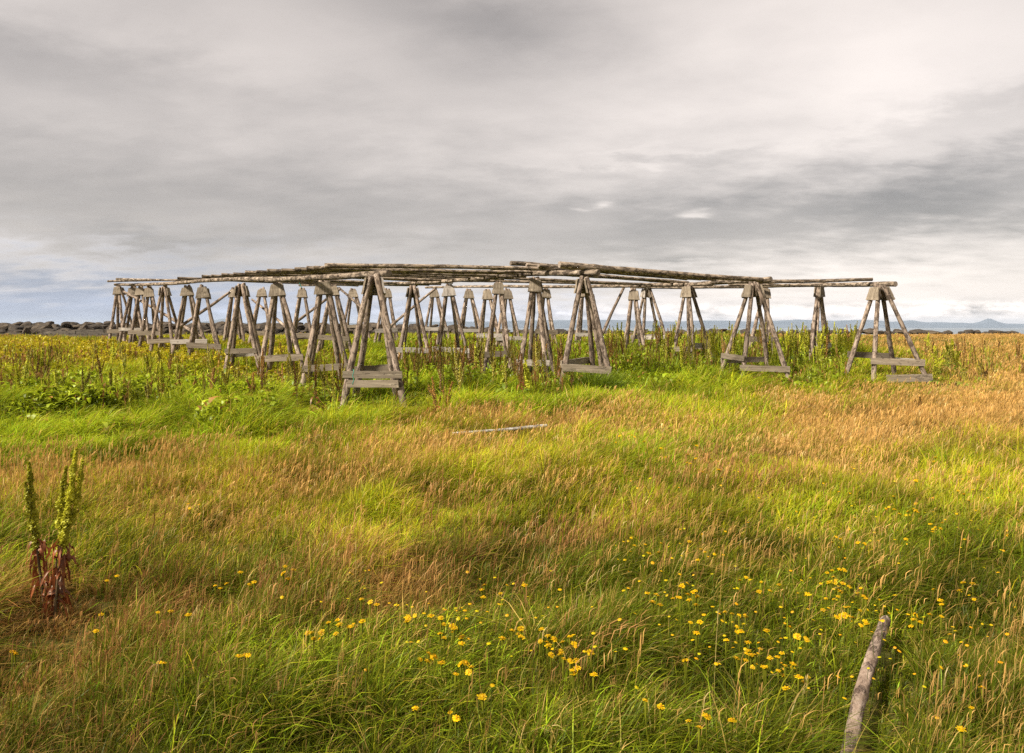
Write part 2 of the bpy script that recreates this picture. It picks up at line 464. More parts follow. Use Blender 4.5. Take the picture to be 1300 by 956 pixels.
CROSS = [
 ((412, 337.5, 16.4), (722, 342.0, 17.7), .075, 'topmost pole of the left bay starting above the wide trapezoid cap'),
 ((389, 340.5, 17.4), (690, 347.5, 18.7), .070, 'second highest pole of the rack\'s left bay'),
 ((374, 341.8, 18.3), (668, 351.0, 19.6), .068, 'third pole of the left bay with its stub end over the beam'),
 ((339, 343.8, 19.3), (640, 354.0, 21.0), .072, 'fourth pole of the left bay starting above the square cap board'),
 ((311, 346.0, 20.4), (600, 357.0, 22.3), .070, 'fifth pole of the left bay starting above the pale leg tips'),
 ((296, 348.0, 21.5), (575, 359.0, 23.6), .064, 'sixth pole of the left bay, mostly under the others'),
 ((281, 348.5, 22.4), (560, 361.0, 24.8), .068, 'seventh pole of the left bay, left end short of the narrow cap'),
 ((256, 350.8, 23.7), (530, 362.5, 26.2), .070, 'eighth pole of the left bay, its left end over the narrow trapezoid cap'),
 ((225, 353.0, 25.4), (455, 362.8, 28.4), .066, 'low thin pole over the broad trapezoid cap'),
 ((148, 354.2, 29.2), (264, 354.8, 25.6), .060, 'upper thin pole at the far left end of the rack'),
 ((137, 357.0, 30.6), (252, 355.8, 26.6), .058, 'pole sticking out farthest at the far left end'),
 ((710, 336.0, 16.25), (968, 355.5, 19.0), .105, 'very thick pole sloping down from the middle of the front edge'),
 ((683, 337.0, 17.4), (908, 355.0, 20.2), .072, 'pole just behind the thick sloping one'),
 ((648, 334.0, 18.2), (872, 354.0, 20.9), .078, 'pole with its raised stub end left of the thick sloping one'),
 ((622, 340.5, 19.2), (850, 358.0, 22.2), .068, 'pole with a small forked stub above the pale tilted cap'),
 ((686, 347.0, 20.0), (874, 358.5, 22.2), .064, 'pale thin pole under the thick sloping one'),
 ((600, 350.5, 20.8), (832, 361.5, 23.4), .066, 'lower pole of the middle bay'),
 ((590, 356.0, 23.0), (905, 361.6, 24.0), .064, 'lowest pole of the middle bay'),
 ((398, 339.6, 16.9), (705, 345.0, 18.2), .060, 'thin pole tucked between the two topmost poles of the left bay'),
 ((357, 343.0, 18.9), (652, 352.4, 20.3), .058, 'thin pole between the third and fourth poles of the left bay'),
 ((325, 345.0, 19.9), (622, 355.4, 21.7), .058, 'thin pole between the fourth and fifth poles of the left bay'),
 ((268, 349.8, 23.0), (545, 361.8, 25.5), .056, 'thin pole just before the narrow trapezoid cap'),
 ((668, 336.2, 18.0), (890, 354.8, 20.6), .056, 'thin pole beside the raised stub end in the middle bay'),
 ((640, 345.0, 19.8), (862, 359.6, 22.8), .056, 'thin pole low in the middle bay above the pale cap'),
 ((903, 357.6, 20.6), (1108, 354.6, 19.5), .078, 'pole of the right bay ending short of the right end'),
 ((925, 361.3, 22.0), (1095, 360.2, 22.4), .060, 'thin pole of the right bay behind the long beam'),
]
for a, b, r, lab in BEAM:
    o = log('beam', P(*b), P(*a), r * .72, r * .88, M_POLE, rough=.12, bend=.006, knots=6)
    tag(o, lab, 'beam', 'beams lying on the trestles')
for a, b, r, lab in CROSS:
    r *= .82
    o = log('pole', P(*b), P(*a), r * .74, r, M_POLE, rough=.12, bend=.007, knots=6)
    tag(o, lab, 'pole', 'poles laid across the rack')
BR = [((292, 371, 27.0), (226, 416, 25.6), 'brace rising right towards the pale leg tips, before the boulders'),
      ((157, 370, 29.6), (256, 428, 26.6), 'long brace descending right from the far left end'),
      ((320, 380, 30.0), (364, 416, 28.5), 'short brace descending right behind the square capped trestle'),
      ((432, 367, 29.0), (372, 412, 27.8), 'brace rising right between the square and wide trapezoid caps'),
      ((430, 365, 30.5), (466, 397, 30.0), 'thin brace descending right behind the corner trestle'),
      ((552, 367, 30.2), (496, 414, 28.8), 'brace rising right behind the leaning trestle'),
      ((794, 361, 25.2), (760, 434, 24.8), 'long straight brace rising right of the middle front trestle')]
for a, b, lab in BR:
    log_o = log('brace_pole', P(*b), P(*a), .062, .05, M_LEG, rough=.08, bend=.006, sides=10, knots=2)
    tag(log_o, lab, 'brace', 'slanting braces under the rack')

# ------------------------------------------------------------------ things lying on the grass
a = P(1100, 905, 2.92); b = P(1124, 789, 3.72)
a.z = g1(a.x, a.y) + .10; b.z = g1(b.x, b.y) + .135
b2 = a + (b - a) * 1.0
LOGA = Vector((P(1103, 867, 3.28).x, 3.05, 0)); 
la = Vector((1.035, 2.15, .128)); lb = Vector(((1124 - CU) / F * 3.45, 3.45, 0)); lb.z = EYE - (787 - VH) / F * 3.45
o = log('fallen_log', la, lb, .0265, .0232, M_BARK, rough=.16, bend=.012, sides=32, knots=7)
tag(o, 'flaking bark log lying in the grass among yellow flowers', 'log')
LOG_A, LOG_B = la, lb
a = P(574, 551, 9.45); b = P(694, 541, 10.1)
o = log('bleached_stick', a, b, .020, .027, M_WHITE, rough=.06, bend=.012, knots=2)
tag(o, 'bleached white stick lying on the dry grass before the rack', 'stick')
STK_A, STK_B = a, b

# ------------------------------------------------------------------ terrain, sea, mountains
def axis(parts):
    out = []
    for a, b, s in parts:
        out += list(np.arange(a, b, s))
    out.append(parts[-1][1])
    return np.array(out)


xs = axis([(-340, -60, 14), (-60, -22, 1.5), (-22, 22, .35), (22, 70, 1.5), (70, 340, 14)])
ys = axis([(-210, -10, 12), (-10, 1, 1.0), (1, 30, .35), (30, 70, .8), (70, 120, 6)])
X, Y = np.meshgrid(xs, ys)
Z = ground(X, Y)


def grid_mesh(name, X, Y, Z):
    ny, nx = X.shape
    co = np.stack([X, Y, Z], -1).reshape(-1, 3)
    idx = np.arange(ny * nx).reshape(ny, nx)
    q = np.stack([idx[:-1, :-1], idx[:-1, 1:], idx[1:, 1:], idx[1:, :-1]], -1).reshape(-1, 4)
    return raw_mesh(name, co, q)


def raw_mesh(name, co, quads, tris=None, smooth=True):
    me = bpy.data.meshes.new(name)
    nq = len(quads); ntr = 0 if tris is None else len(tris)
    me.vertices.add(len(co)); me.vertices.foreach_set('co', np.ascontiguousarray(co, dtype=np.float32).ravel())
    loops = quads.ravel() if ntr == 0 else np.concatenate([quads.ravel(), tris.ravel()])
    me.loops.add(len(loops)); me.loops.foreach_set('vertex_index', loops.astype(np.int32))
    me.polygons.add(nq + ntr)
    st = np.arange(nq) * 4
    if ntr: st = np.concatenate([st, nq * 4 + np.arange(ntr) * 3])
    me.polygons.foreach_set('loop_start', st.astype(np.int32))
    if smooth: me.polygons.foreach_set('use_smooth', np.ones(nq + ntr, bool))
    me.update(calc_edges=True)
    return me


m, nt = newmat('soil and thatch'); L = nt.links.new
tc = N(nt, 'ShaderNodeTexCoord'); nz = N(nt, 'ShaderNodeTexNoise', i_Scale=1.7, i_Detail=10.0, i_Roughness=.7)
L(tc.outputs['Object'], nz.inputs['Vector'])
r = ramp(nt, nz.outputs['Fac'], [(.3, (.045, .045, .012)), (.5, (.09, .085, .022)), (.7, (.15, .11, .04))])
bs = N(nt, 'ShaderNodeBsdfPrincipled'); bs.inputs['Roughness'].default_value = 1; bs.inputs['Specular IOR Level'].default_value = 0
L(r.outputs[0], bs.inputs['Base Color'])
bp = N(nt, 'ShaderNodeBump'); bp.inputs['Distance'].default_value = .05; L(nz.outputs['Fac'], bp.inputs['Height']); L(bp.outputs[0], bs.inputs['Normal'])
ou = N(nt, 'ShaderNodeOutputMaterial'); L(bs.outputs[0], ou.inputs[0])
o = link_mesh('ground', grid_mesh('ground', X, Y, Z), None, m); tag(o, kind='structure')

m, nt = newmat('sea water'); L = nt.links.new
bs = N(nt, 'ShaderNodeBsdfPrincipled'); bs.inputs['Base Color'].default_value = (.10, .14, .17, 1); bs.inputs['Roughness'].default_value = .25
tc = N(nt, 'ShaderNodeTexCoord'); nz = N(nt, 'ShaderNodeTexNoise', i_Scale=.25, i_Detail=6.0)
L(tc.outputs['Object'], nz.inputs['Vector'])
bp = N(nt, 'ShaderNodeBump'); bp.inputs['Distance'].default_value = .4; bp.inputs['Strength'].default_value = .5; L(nz.outputs['Fac'], bp.inputs['Height']); L(bp.outputs[0], bs.inputs['Normal'])
ou = N(nt, 'ShaderNodeOutputMaterial'); L(bs.outputs[0], ou.inputs[0])
sx = np.linspace(-16000, 16000, 9); sy = np.linspace(-2000, 14500, 9)
SX, SY = np.meshgrid(sx, sy)
o = link_mesh('sea', grid_mesh('sea', SX, SY, SX * 0 - 2.2), None, m); tag(o, kind='structure')

# far mountains across the bay: ridge heights read against the horizon
MD = 9500.0
ctrl = [(-300, 3), (0, 4), (150, 4), (220, 5), (262, 8), (285, 12), (310, 6), (420, 5), (520, 7), (600, 8), (690, 9.5), (740, 10), (800, 9.5), (850, 8), (900, 9),
        (945, 8), (985, 8.5), (1010, 10), (1040, 8.5), (1075, 9), (1100, 10), (1130, 8), (1150, 9), (1160, 9.5), (1172, 7), (1200, 6.5), (1236, 5.5),
        (1244, 7.2), (1256, 12.2), (1267, 7.4), (1276, 5.0), (1320, 4.5), (1500, 5), (1700, 4)]
mu = np.linspace(-280, 1650, 420)
hh = np.interp(mu, [c[0] for c in ctrl], [c[1] for c in ctrl])
hh = hh + (fnoise(mu, mu * 0, 30, 3) - .5) * 1.6 + (fnoise(mu, mu * 0, 7, 5) - .5) * .7
rows = np.linspace(0, 1, 9)
MX, MY, MZ = [], [], []
for t in rows:
    D = MD + (t - .5) * 2600
    prof = (1 - abs(2 * t - 1)) ** .8
    jit = 1 + (fnoise(mu, mu * 0 + t * 50, 18, 4) - .5) * .5 * (1 - prof)
    MX.append((mu - CU) / F * MD * (D / MD)); MY.append(mu * 0 + D)
    MZ.append(-2.4 + prof * jit * (hh / F * MD + 4))
m, nt = newmat('bare mountain slopes'); L = nt.links.new
bs = N(nt, 'ShaderNodeBsdfPrincipled'); bs.inputs['Roughness'].default_value = 1; bs.inputs['Specular IOR Level'].default_value = 0
tc = N(nt, 'ShaderNodeTexCoord'); nz = N(nt, 'ShaderNodeTexNoise', i_Scale=.004, i_Detail=8.0)
L(tc.outputs['Object'], nz.inputs['Vector'])
r = ramp(nt, nz.outputs['Fac'], [(.3, (.05, .07, .09)), (.7, (.10, .12, .14))]); L(r.outputs[0], bs.inputs['Base Color'])
ou = N(nt, 'ShaderNodeOutputMaterial'); L(bs.outputs[0], ou.inputs[0])
o = link_mesh('mountains', grid_mesh('mountains', np.array(MX), np.array(MY), np.array(MZ)), None, m); tag(o, kind='structure')

# ------------------------------------------------------------------ sea wall boulders
m_rock, nt = newmat('lichened rock'); L = nt.links.new
tc = N(nt, 'ShaderNodeTexCoord'); oi = N(nt, 'ShaderNodeObjectInfo')
nz = N(nt, 'ShaderNodeTexNoise', i_Scale=3.0, i_Detail=9.0, i_Roughness=.7); L(tc.outputs['Object'], nz.inputs['Vector'])
r = ramp(nt, nz.outputs['Fac'], [(.28, (.014, .010, .007)), (.48, (.048, .034, .021)), (.62, (.095, .070, .042)), (.75, (.16, .135, .085))])
hs = N(nt, 'ShaderNodeHueSaturation'); mr = N(nt, 'ShaderNodeMapRange'); mr.inputs[3].default_value = .6; mr.inputs[4].default_value = 1.2
L(oi.outputs['Random'], mr.inputs[0]); L(mr.outputs[0], hs.inputs['Value']); L(r.outputs[0], hs.inputs['Color'])
bs = N(nt, 'ShaderNodeBsdfPrincipled'); bs.inputs['Roughness'].default_value = .95; L(hs.outputs[0], bs.inputs['Base Color'])
bp = N(nt, 'ShaderNodeBump'); bp.inputs['Distance'].default_value = .08; L(nz.outputs['Fac'], bp.inputs['Height']); L(bp.outputs[0], bs.inputs['Normal'])
ou = N(nt, 'ShaderNodeOutputMaterial'); L(bs.outputs[0], ou.inputs[0])
rock_meshes = []
for i in range(7):
    bm = bmesh.new(); bmesh.ops.create_icosphere(bm, subdivisions=3, radius=.5)
    planes = [Vector((random.gauss(0, 1), random.gauss(0, 1), random.gauss(.2, 1))).normalized() for _ in range(13)]
    for vv in bm.verts:
        n = vv.co.normalized(); d = .5
        for pl in planes:
            c = n.dot(pl)
            if c > .01: d = min(d, random.Random(hash((i, round(pl.x, 3)))).uniform(.22, .43) / c)
        d *= 1 + .05 * mnoise.noise(n * 3 + Vector((i * 5, 0, 0))) + .05 * mnoise.noise(n * 8 + Vector((i * 5, 3, 0)))
        vv.co = n * d
    me = bpy.data.meshes.new('boulder'); bm.to_mesh(me); bm.free(); me.materials.append(m_rock)
    rock_meshes.append(me)


def boulder(x, y, z, sx, sy, sz, label):
    o = bpy.data.objects.new('boulder', random.choice(rock_meshes)); COL.objects.link(o)
    o.location = (x, y, z); o.rotation_euler = (random.uniform(-.25, .25), random.uniform(-.25, .25), random.uniform(0, 6.28))
    o.scale = (sx, sy, sz)
    tag(o, label, 'boulder', 'boulders of the sea wall')


for row in range(4):
    x = -30.0
    while x < 39.5:
        s = random.uniform(.6, 1.05)
        yl = 38.2 + (x + 28) * .16
        top = 1.93 - .34 * float(sstep(-13, 6, x)) - .05 * float(sstep(20, 40, x))
        if (x > -3 and row > 1) or (x > 14 and row == 1):
            break
        yy = yl + (.9, .2, -.55, -1.2)[row] + random.uniform(-.2, .2)
        u = CU + F * x / yy
        if u < 138: lab = 'brown boulder in the sea wall left of the drying rack'
        elif u < 700: lab = 'brown boulder in the sea wall seen through the trestle legs'
        elif u < 1180: lab = 'low brown boulder on the horizon behind the right half of the rack'
        else: lab = 'low brown boulder on the horizon right of the rack'
        h = s * random.uniform(.55, .85)
        zz_ = top - (.0, .14, .38, .62)[row] - h * .38 + random.uniform(-.07, .04) - (.10 if x > -2 else 0)
        boulder(x, yy, zz_, s * random.uniform(1.35, 1.9), s * .9, h, lab)
        x += s * random.uniform(.6, .85) * (.78 if x < -10 else 1.0) * (1.0 if x < -2 else random.choice([1.2, 1.35, 1.6]))

# low plank wall at the foot of the boulders
ww = empty('plank_wall', P(100, 427, 35.2)); tag(ww, 'low weathered grey plank wall before the boulders left of the rack', 'wall')
for i, (u0, u1, v, h) in enumerate([(56, 96, 422.5, .16), (97, 132, 421.2, .22), (62, 112, 427.4, .2), (113, 150, 426.0, .24)]):
    plank('board', P(u0, v, 35.2 - (i > 1) * .08), P(u1, v - .3, 35.2 - (i > 1) * .08), Vector((0, 0, 1)), h, .08, M_GREYWOOD, ww)
for u in (59, 105, 146):
    p0 = P(u, 420.5, 35.36); p1 = Vector((p0.x, p0.y, g1(p0.x, p0.y) - .2))
    log('post', p1, p0, .06, .055, M_GREYWOOD, ww, sides=8)

# ------------------------------------------------------------------ grass
def to_px(x, y):
    z = ground(x, y)
    y_ = np.maximum(y, .5)
    return CU + F * x / y_, VH + F * (EYE - z) / y_


KINDS = 'GDOYB'
CP = []
def cp(v, rowtxt):
    for it in rowtxt.split(';'):
        u, ws = it.split(':')
        w = dict((k, 0.0) for k in KINDS)
        for tk in ws.split():
            w[tk[0]] = float(tk[1:]) if len(tk) > 1 else 1.0
        CP.append((float(u), float(v), [w[k] for k in KINDS]))


cp(940, '50:B.4 O.5;300:O.7 G.3;560:O.7 G.3;800:O.8 G.2;1000:O.8 G.3;1250:O.8 D.1')
cp(860, '50:B.5 O.4 D.2;180:B.3 O.5;300:O.6 G.4;430:O.7 G.3;560:O.7 G.3;720:O.7 B.2;900:O.7 G.3;1100:O.8 G.2;1250:O.7 D.15')
cp(780, '50:B.6 D.3;200:B.6 O.3;350:O.5 B.4;500:D.4 B.4;600:B.3 O.5;750:O.7;900:O.8;1050:O.7 G.2;1200:O.8')
cp(720, '30:G.4 O.5;100:O.5 Y.3;220:O.5 D.3 Y.2;350:O.5 B.3;450:D.3 Y.3 B.3;540:B.5 O.3;700:B.25 O.5;900:O.6 Y.3;1080:Y.3 O.5;1200:G.5 O.4')
cp(660, '60:Y.4 D.2 O.3;150:D.3 Y.4 O.3;250:D.3 Y.5 O.2;350:Y.6 D.2;450:Y.7 G.2;600:Y.7 G.3;700:O.4 Y.4;800:B.3 Y.4;900:Y.6 G.2;1040:Y.5 G.3;1150:Y.4 G.5;1280:Y.5 G.2')
cp(625, '60:Y.4 D.4;200:Y.5 D.4;350:D.5 Y.5;480:Y.7 D.3;600:Y.7 G.2;720:Y.6 D.2;820:Y.5 G.4;940:B.3 Y.4;1050:Y.6 G.2;1150:Y.6 D.2;1280:Y.7')
cp(600, '60:D.3 O.2 G.4;200:D.4 Y.5;350:D.5 Y.4;450:D.5 Y.5;560:D.5 Y.5;680:D.3 Y.6;800:G.6 Y.3;880:G.4 Y.4;950:D.3 B.3 Y.2;1020:Y.4 D.4;1100:D.4 Y.4;1200:Y.6 G.3;1280:Y.6 D.2')
cp(575, '60:G1;200:G.8 Y.2;330:G.5 Y.5;450:Y.6 D.3 G.2;600:D.5 Y.4;720:D.5 Y.4;820:G.5 D.3;900:G.4 D.4;1000:D.6 Y.2;1100:D.8;1200:D.6 Y.3;1280:D.5 Y.4')
cp(545, '60:G1;200:G1;330:G.9 Y.2;450:G.6 Y.4;520:Y.6 D.3;620:D.8;700:D.8;800:D.8 Y.2;900:D.7 Y.2;1000:D.8;1150:D1;1280:D.8')
cp(515, '60:G1;250:G1;450:G1;550:G.7 Y.3;650:G.9;750:G1;850:G.8 Y.2;940:Y.5 G.4;1000:D.5 Y.4;1080:D.7 Y.2;1150:D.9;1280:D.9')
cp(485, '60:Y.6 D.2 G.3;250:G.5 Y.5;450:G.9;700:G1;900:G1;1000:G.8 Y.3;1080:G.5 Y.5;1160:Y.6 D.3;1230:D.7 Y.2;1290:D.9')
cp(460, '60:Y.5 D.5;160:Y.7 D.2;300:G.6 Y.4;500:G.9;800:G1;1000:G.9;1100:Y.5 G.4;1160:D.6 Y.3;1290:D1')
cp(440, '30:Y.5 D.6;160:Y.7 D.3;300:Y.6 G.3;500:G.7;800:G.8;1000:G.6 D.3;1100:D.7;1200:D1;1290:D1')
cp(426, '30:D.7 Y.3;250:Y.5 D.5;500:Y.5 G.3;800:Y.3 D.6;1000:D1;1250:D1')
CPu = np.array([c[0] for c in CP]); CPv = np.log(np.array([c[1] for c in CP]) - 405); CPw = np.array([c[2] for c in CP])


def zone(x, y):
    u, v = to_px(x, y)
    # ragged borders
    wob = (fnoise(x, y, 1.2, 2) - .5)
    u = np.clip(u + 90 * (fnoise(x, y, .9, 6) - .5), -60, 1360)
    lv = np.log(np.maximum(v - 405, 9)) + .22 * wob
    out = np.zeros((len(x), 5)); tot = np.zeros(len(x))
    for cu, cv, cw in zip(CPu, CPv, CPw):
        d2 = ((u - cu) / 85) ** 2 + ((lv - cv) / .13) ** 2
        w = 1 / (d2 + .12) ** 2
        out += w[:, None] * cw; tot += w
    out /= out.sum(1, keepdims=True)
    return out


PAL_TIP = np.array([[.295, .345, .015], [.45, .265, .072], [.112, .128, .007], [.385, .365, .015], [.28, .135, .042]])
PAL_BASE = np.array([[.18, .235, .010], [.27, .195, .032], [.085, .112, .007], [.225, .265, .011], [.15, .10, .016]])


def con(n, k=2.2):
    return np.clip((n - .5) * k + .5, 0, 1)


def trodden(x, y, h):
    # the sward is thin right under and in front of the trestles' feet
    f = np.ones(len(x))
    for bx, by, amt in TB:
        k = np.hypot((x - bx) / (1.25 if amt < 1.05 else 1.5), (y - by + (.75 if amt < 1.05 else 1.25)) / (1.5 if amt < 1.05 else 2.0))
        f = np.minimum(f, 1 - amt * .74 * sstep(1.25, .75, k))
    return h * f


BANDS = [(1.2, 2.2, 900), (2.2, 3.4, 5200), (3.4, 5, 4100), (5, 7, 2900), (7, 10, 2000), (10, 14, 1250), (14, 20, 560), (20, 28, 300), (28, 46, 130)]


def scatter(mult, lo=1.2, hi=46):
    xs_, ys_ = [], []
    for a, b, d in BANDS:
        a, b = max(a, lo), min(b, hi)
        if b <= a: continue
        w = .80 * b + 1.2
        n = int(2 * w * (b - a) * d * mult)
        x = RNG.uniform(-w, w, n); y = RNG.uniform(a, b, n)
        k = np.abs(x) < .80 * y + 1.2
        xs_.append(x[k]); ys_.append(y[k])
    return np.concatenate(xs_), np.concatenate(ys_)


def near_seg(x, y, A, B, r):
    ax, ay, bx, by = A.x, A.y, B.x, B.y
    t = np.clip(((x - ax) * (bx - ax) + (y - ay) * (by - ay)) / ((bx - ax) ** 2 + (by - ay) ** 2), 0, 1)
    return np.hypot(x - ax - t * (bx - ax), y - ay - t * (by - ay)) < r


WIND = np.array([.93, -.25])


def keep_off(x, y, h):
    """grass is trodden short right round the things lying in it"""
    h = np.where(near_seg(x, y, LOG_A, LOG_B, .033), h * .15, h)
    h = np.where(near_seg(x + .01, y + .08, LOG_A, LOG_B, .11), h * .42, h)
    h = np.where(near_seg(x, y, Vector((-2.1, 2.9, 0)), Vector((-2.45, 3.7, 0)), .27), h * .38, h)
    h = trodden(x, y, h)
    h = np.where(y > 29, h * .62, h)
    h = np.where(near_seg(x, y + .25, STK_A, STK_B, .30), h * .6, h)
    return h


def blades(name, x, y, h, w, lean, laz, tip, base, mat, prof=(1.0, .95, .62), droop=.35, zoff=0.0, faz=None, kinkbase=None):
    n = len(x)
    z = ground(x, y) + zoff
    if faz is None: faz = RNG.uniform(0, 2 * np.pi, n)
    fx, fy = np.cos(faz), np.sin(faz)
    lx, ly = np.cos(laz), np.sin(laz)
    co = np.zeros((n, 7, 3), np.float32); cl = np.zeros((n, 7, 4), np.float32); cl[..., 3] = 1
    ts = [0.0, .38, .74, 1.0]
    for i, t in enumerate(ts):
        off = lean * h * t ** 1.9
        up = h * (t - droop * lean * t ** 3)
        cx = x + lx * off; cy = y + ly * off; cz = z + up - .02 * (t == 0)
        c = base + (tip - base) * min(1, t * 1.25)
        if i < 3:
            hw = w * prof[i] / 2
            co[:, 2 * i, 0] = cx - fx * hw; co[:, 2 * i, 1] = cy - fy * hw; co[:, 2 * i, 2] = cz
            co[:, 2 * i + 1, 0] = cx + fx * hw; co[:, 2 * i + 1, 1] = cy + fy * hw; co[:, 2 * i + 1, 2] = cz
            cl[:, 2 * i, :3] = c; cl[:, 2 * i + 1, :3] = c
        else:
            co[:, 6, 0] = cx; co[:, 6, 1] = cy; co[:, 6, 2] = cz; cl[:, 6, :3] = c
    k = (np.arange(n) * 7)[:, None]
    quads = np.concatenate([k + np.array([[0, 1, 3, 2]]), k + np.array([[2, 3, 5, 4]])])
    tris = k + np.array([[4, 5, 6]])
    return co.reshape(-1, 3), cl.reshape(-1, 4), quads, tris


def join(parts):
    co, cl, q, t = [], [], [], []; off = 0
    for a, b, c, d in parts:
        co.append(a); cl.append(b)
        if len(c): q.append(c + off)
        if len(d): t.append(d + off)
        off += len(a)
    return (np.concatenate(co), np.concatenate(cl), np.concatenate(q) if q else np.zeros((0, 4), int),
            np.concatenate(t) if t else np.zeros((0, 3), int))


def stuff(name, data, mat):
    co, cl, q, t = data
    me = raw_mesh(name, co, q, t, smooth=False)
    at = me.color_attributes.new('Col', 'FLOAT_COLOR', 'POINT')
    at.data.foreach_set('color', np.ascontiguousarray(cl, np.float32).ravel())
    o = link_mesh(name, me, None, mat); tag(o, kind='stuff'); return o


def lush(x, y):
    """0..1: how tall the sward stands (tall under and before the racks)"""
    u, v = to_px(x, y)
    return sstep(7.5, 10.5, y) * sstep(1230, 1020, u + 1.1 * (v - 490))


def pick(Z, bias=1.25):
    c = np.cumsum(Z ** bias, 1); c /= c[:, -1:]
    r_ = RNG.random(len(Z))[:, None]
    return (r_ > c).sum(1).clip(0, 4)


def jitter(col, amt=.22, n=None):
    n = len(col)
    v = np.exp(RNG.normal(0, amt, n))[:, None]
    hue = RNG.normal(0, .10, (n, 1))
    return np.clip(col * v * np.concatenate([1 + hue, 1 - .3 * hue, 1 + 0 * hue], 1), 0, .9)


# --- tufted leaf blades
def sward(mult, tuft):
    x, y = scatter(mult)
    if tuft:
        # pull blades towards tuft centres
        cell = .16 + .012 * y
        ix = np.floor(x / cell); iy = np.floor(y / cell)
        hx = np.modf(np.abs(np.sin(ix * 127.1 + iy * 311.7) * 43758.5))[0]
        hy = np.modf(np.abs(np.sin(ix * 269.5 + iy * 183.3) * 43758.5))[0]
        cx = (ix + .15 + .7 * hx) * cell; cy = (iy + .15 + .7 * hy) * cell
        ang = np.arctan2(y - cy, x - cx); dist = np.hypot(x - cx, y - cy)
        x = cx + (x - cx) * .55; y = cy + (y - cy) * .55
    n = len(x)
    Zw = zone(x, y); kd = pick(Zw)
    lu = lush(x, y)
    clump = con(fnoise(x, y, .5, 4))
    big = con(fnoise(x, y, 1.7, 7))
    hbase = np.array([.33, .26, .32, .31, .24])[kd]
    h = hbase * .80 * (1 + .75 * lu * (kd != 1)) * (.5 + .9 * clump) * (.66 + .64 * big) * RNG.uniform(.6, 1.25, n)
    h *= np.where(y > 28, .8, 1)
    h *= np.where((kd == 1) & (y > 16), .9, 1)
    h = keep_off(x, y, h)
    w = (.0022 + .00072 * y) * RNG.uniform(.6, 1.4, n) * np.where(kd == 0, 1.15, np.where((kd == 1) | (kd == 4), .62, .9))
    lean = np.clip(RNG.normal(.6, .34, n) + .25 * (kd == 0) + .25 * (big - .5), .05, 1.3)
    wa = math.atan2(WIND[1], WIND[0]) + 1.3 * (fnoise(x, y, 2.6, 5) - .5) * 2
    laz = wa + RNG.normal(0, 1.05, n)
    if tuft:
        laz = np.where(RNG.random(n) < .5, ang + RNG.normal(0, .4, n), laz)
    tip = PAL_TIP[kd]; base = PAL_BASE[kd]
    s = np.exp(RNG.normal(0, .24, n))[:, None] * (.6 + .75 * con(fnoise(x, y, .8, 3)))[:, None]
    hue = RNG.normal(0, .11, n)[:, None]
    hm = np.concatenate([1 + hue, 1 - .25 * hue, np.ones_like(hue)], 1)
    tip = np.clip(tip * s * hm, 0, .8); base = np.clip(base * s * hm, 0, .8)
    # some blades have withered to straw
    dead = (RNG.random(n) < np.where(kd == 0, .05, .13))[:, None]
    tip = np.where(dead, np.array([[.44, .29, .08]]) * s, tip)
    # broad strap leaves and broken, matted thatch mixed in
    broad = RNG.random(n) < .05
    w = np.where(broad, w * 2.3, w); h = np.where(broad, h * .8, h)
    lod = RNG.random(n) < .16
    lean = np.where(lod, RNG.uniform(1.2, 1.9, n), lean)
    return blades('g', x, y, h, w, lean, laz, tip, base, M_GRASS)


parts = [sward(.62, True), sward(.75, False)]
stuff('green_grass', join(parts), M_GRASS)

# --- flowering dry culms with feathery heads
def culms(mult):
    x, y = scatter(mult, lo=1.8)
    Zw = zone(x, y)
    pr = Zw[:, 1] * .75 + Zw[:, 4] * .55 + Zw[:, 3] * .13 + Zw[:, 2] * .06 + Zw[:, 0] * .01
    k = RNG.random(len(x)) < pr * (.12 + 1.25 * con(fnoise(x, y, .8, 6), 2.6))
    x, y, Zw = x[k], y[k], Zw[k]; n = len(x)
    near = y < 7
    h = RNG.uniform(.20, .43, n) * (.7 + .6 * fnoise(x, y, 1.2, 2)) * np.where(y > 28, .75, 1)
    h = keep_off(x, y, h)
    lean = np.clip(RNG.normal(.45, .25, n), .05, 1.1)
    laz = math.atan2(WIND[1], WIND[0]) + RNG.normal(0, .55, n) + (fnoise(x, y, 2.6, 5) - .5) * 2.2
    red = Zw[:, 4] / (Zw[:, 1] + Zw[:, 4] + .05)
    c0 = np.array([[.47, .275, .082]]) * (1 - red[:, None]) + np.array([[.29, .135, .05]]) * red[:, None]
    s = np.exp(RNG.normal(0, .22, n))[:, None]
    pale = (RNG.random(n) < .05)[:, None]
    c0 = np.where(pale, np.array([[.50, .37, .15]]), c0)
    tip = np.clip(c0 * s, 0, .85); base = np.clip(np.array([[.28, .21, .03]]) * s, 0, .8)
    w = (.0008 + .00032 * y)
    out = [blades('c', x, y, h, w * np.ones(n), lean, laz, tip, base, M_DRY, prof=(1, .9, .8))]
    # heads: short feathery blades at the top of each culm
    tx = x + np.cos(laz) * lean * h; ty = y + np.sin(laz) * lean * h
    tz = ground(x, y) + h * (1 - .35 * lean)
    for j in range(3):
        t0 = .80 + .07 * j
        off = lean * h * t0 ** 1.9
        px = x + np.cos(laz) * off; py = y + np.sin(laz) * off
        gz = ground(px, py); zo = ground(x, y) + h * (t0 - .35 * lean * t0 ** 3) - gz
        hl = h * RNG.uniform(.10, .19, n)
        out.append(blades('h', px, py, hl, (.0013 + .00070 * y) * RNG.uniform(.7, 1.3, n), np.clip(lean * 1.2 + RNG.normal(0, .2, n), .1, 1.3),
                          laz + RNG.normal(0, .35, n), np.clip(tip * 1.05, 0, .85), tip, M_DRY, prof=(.35, 1.0, .8), zoff=zo))
    return join(out)


stuff('dry_grass', culms(.29), M_DRY)

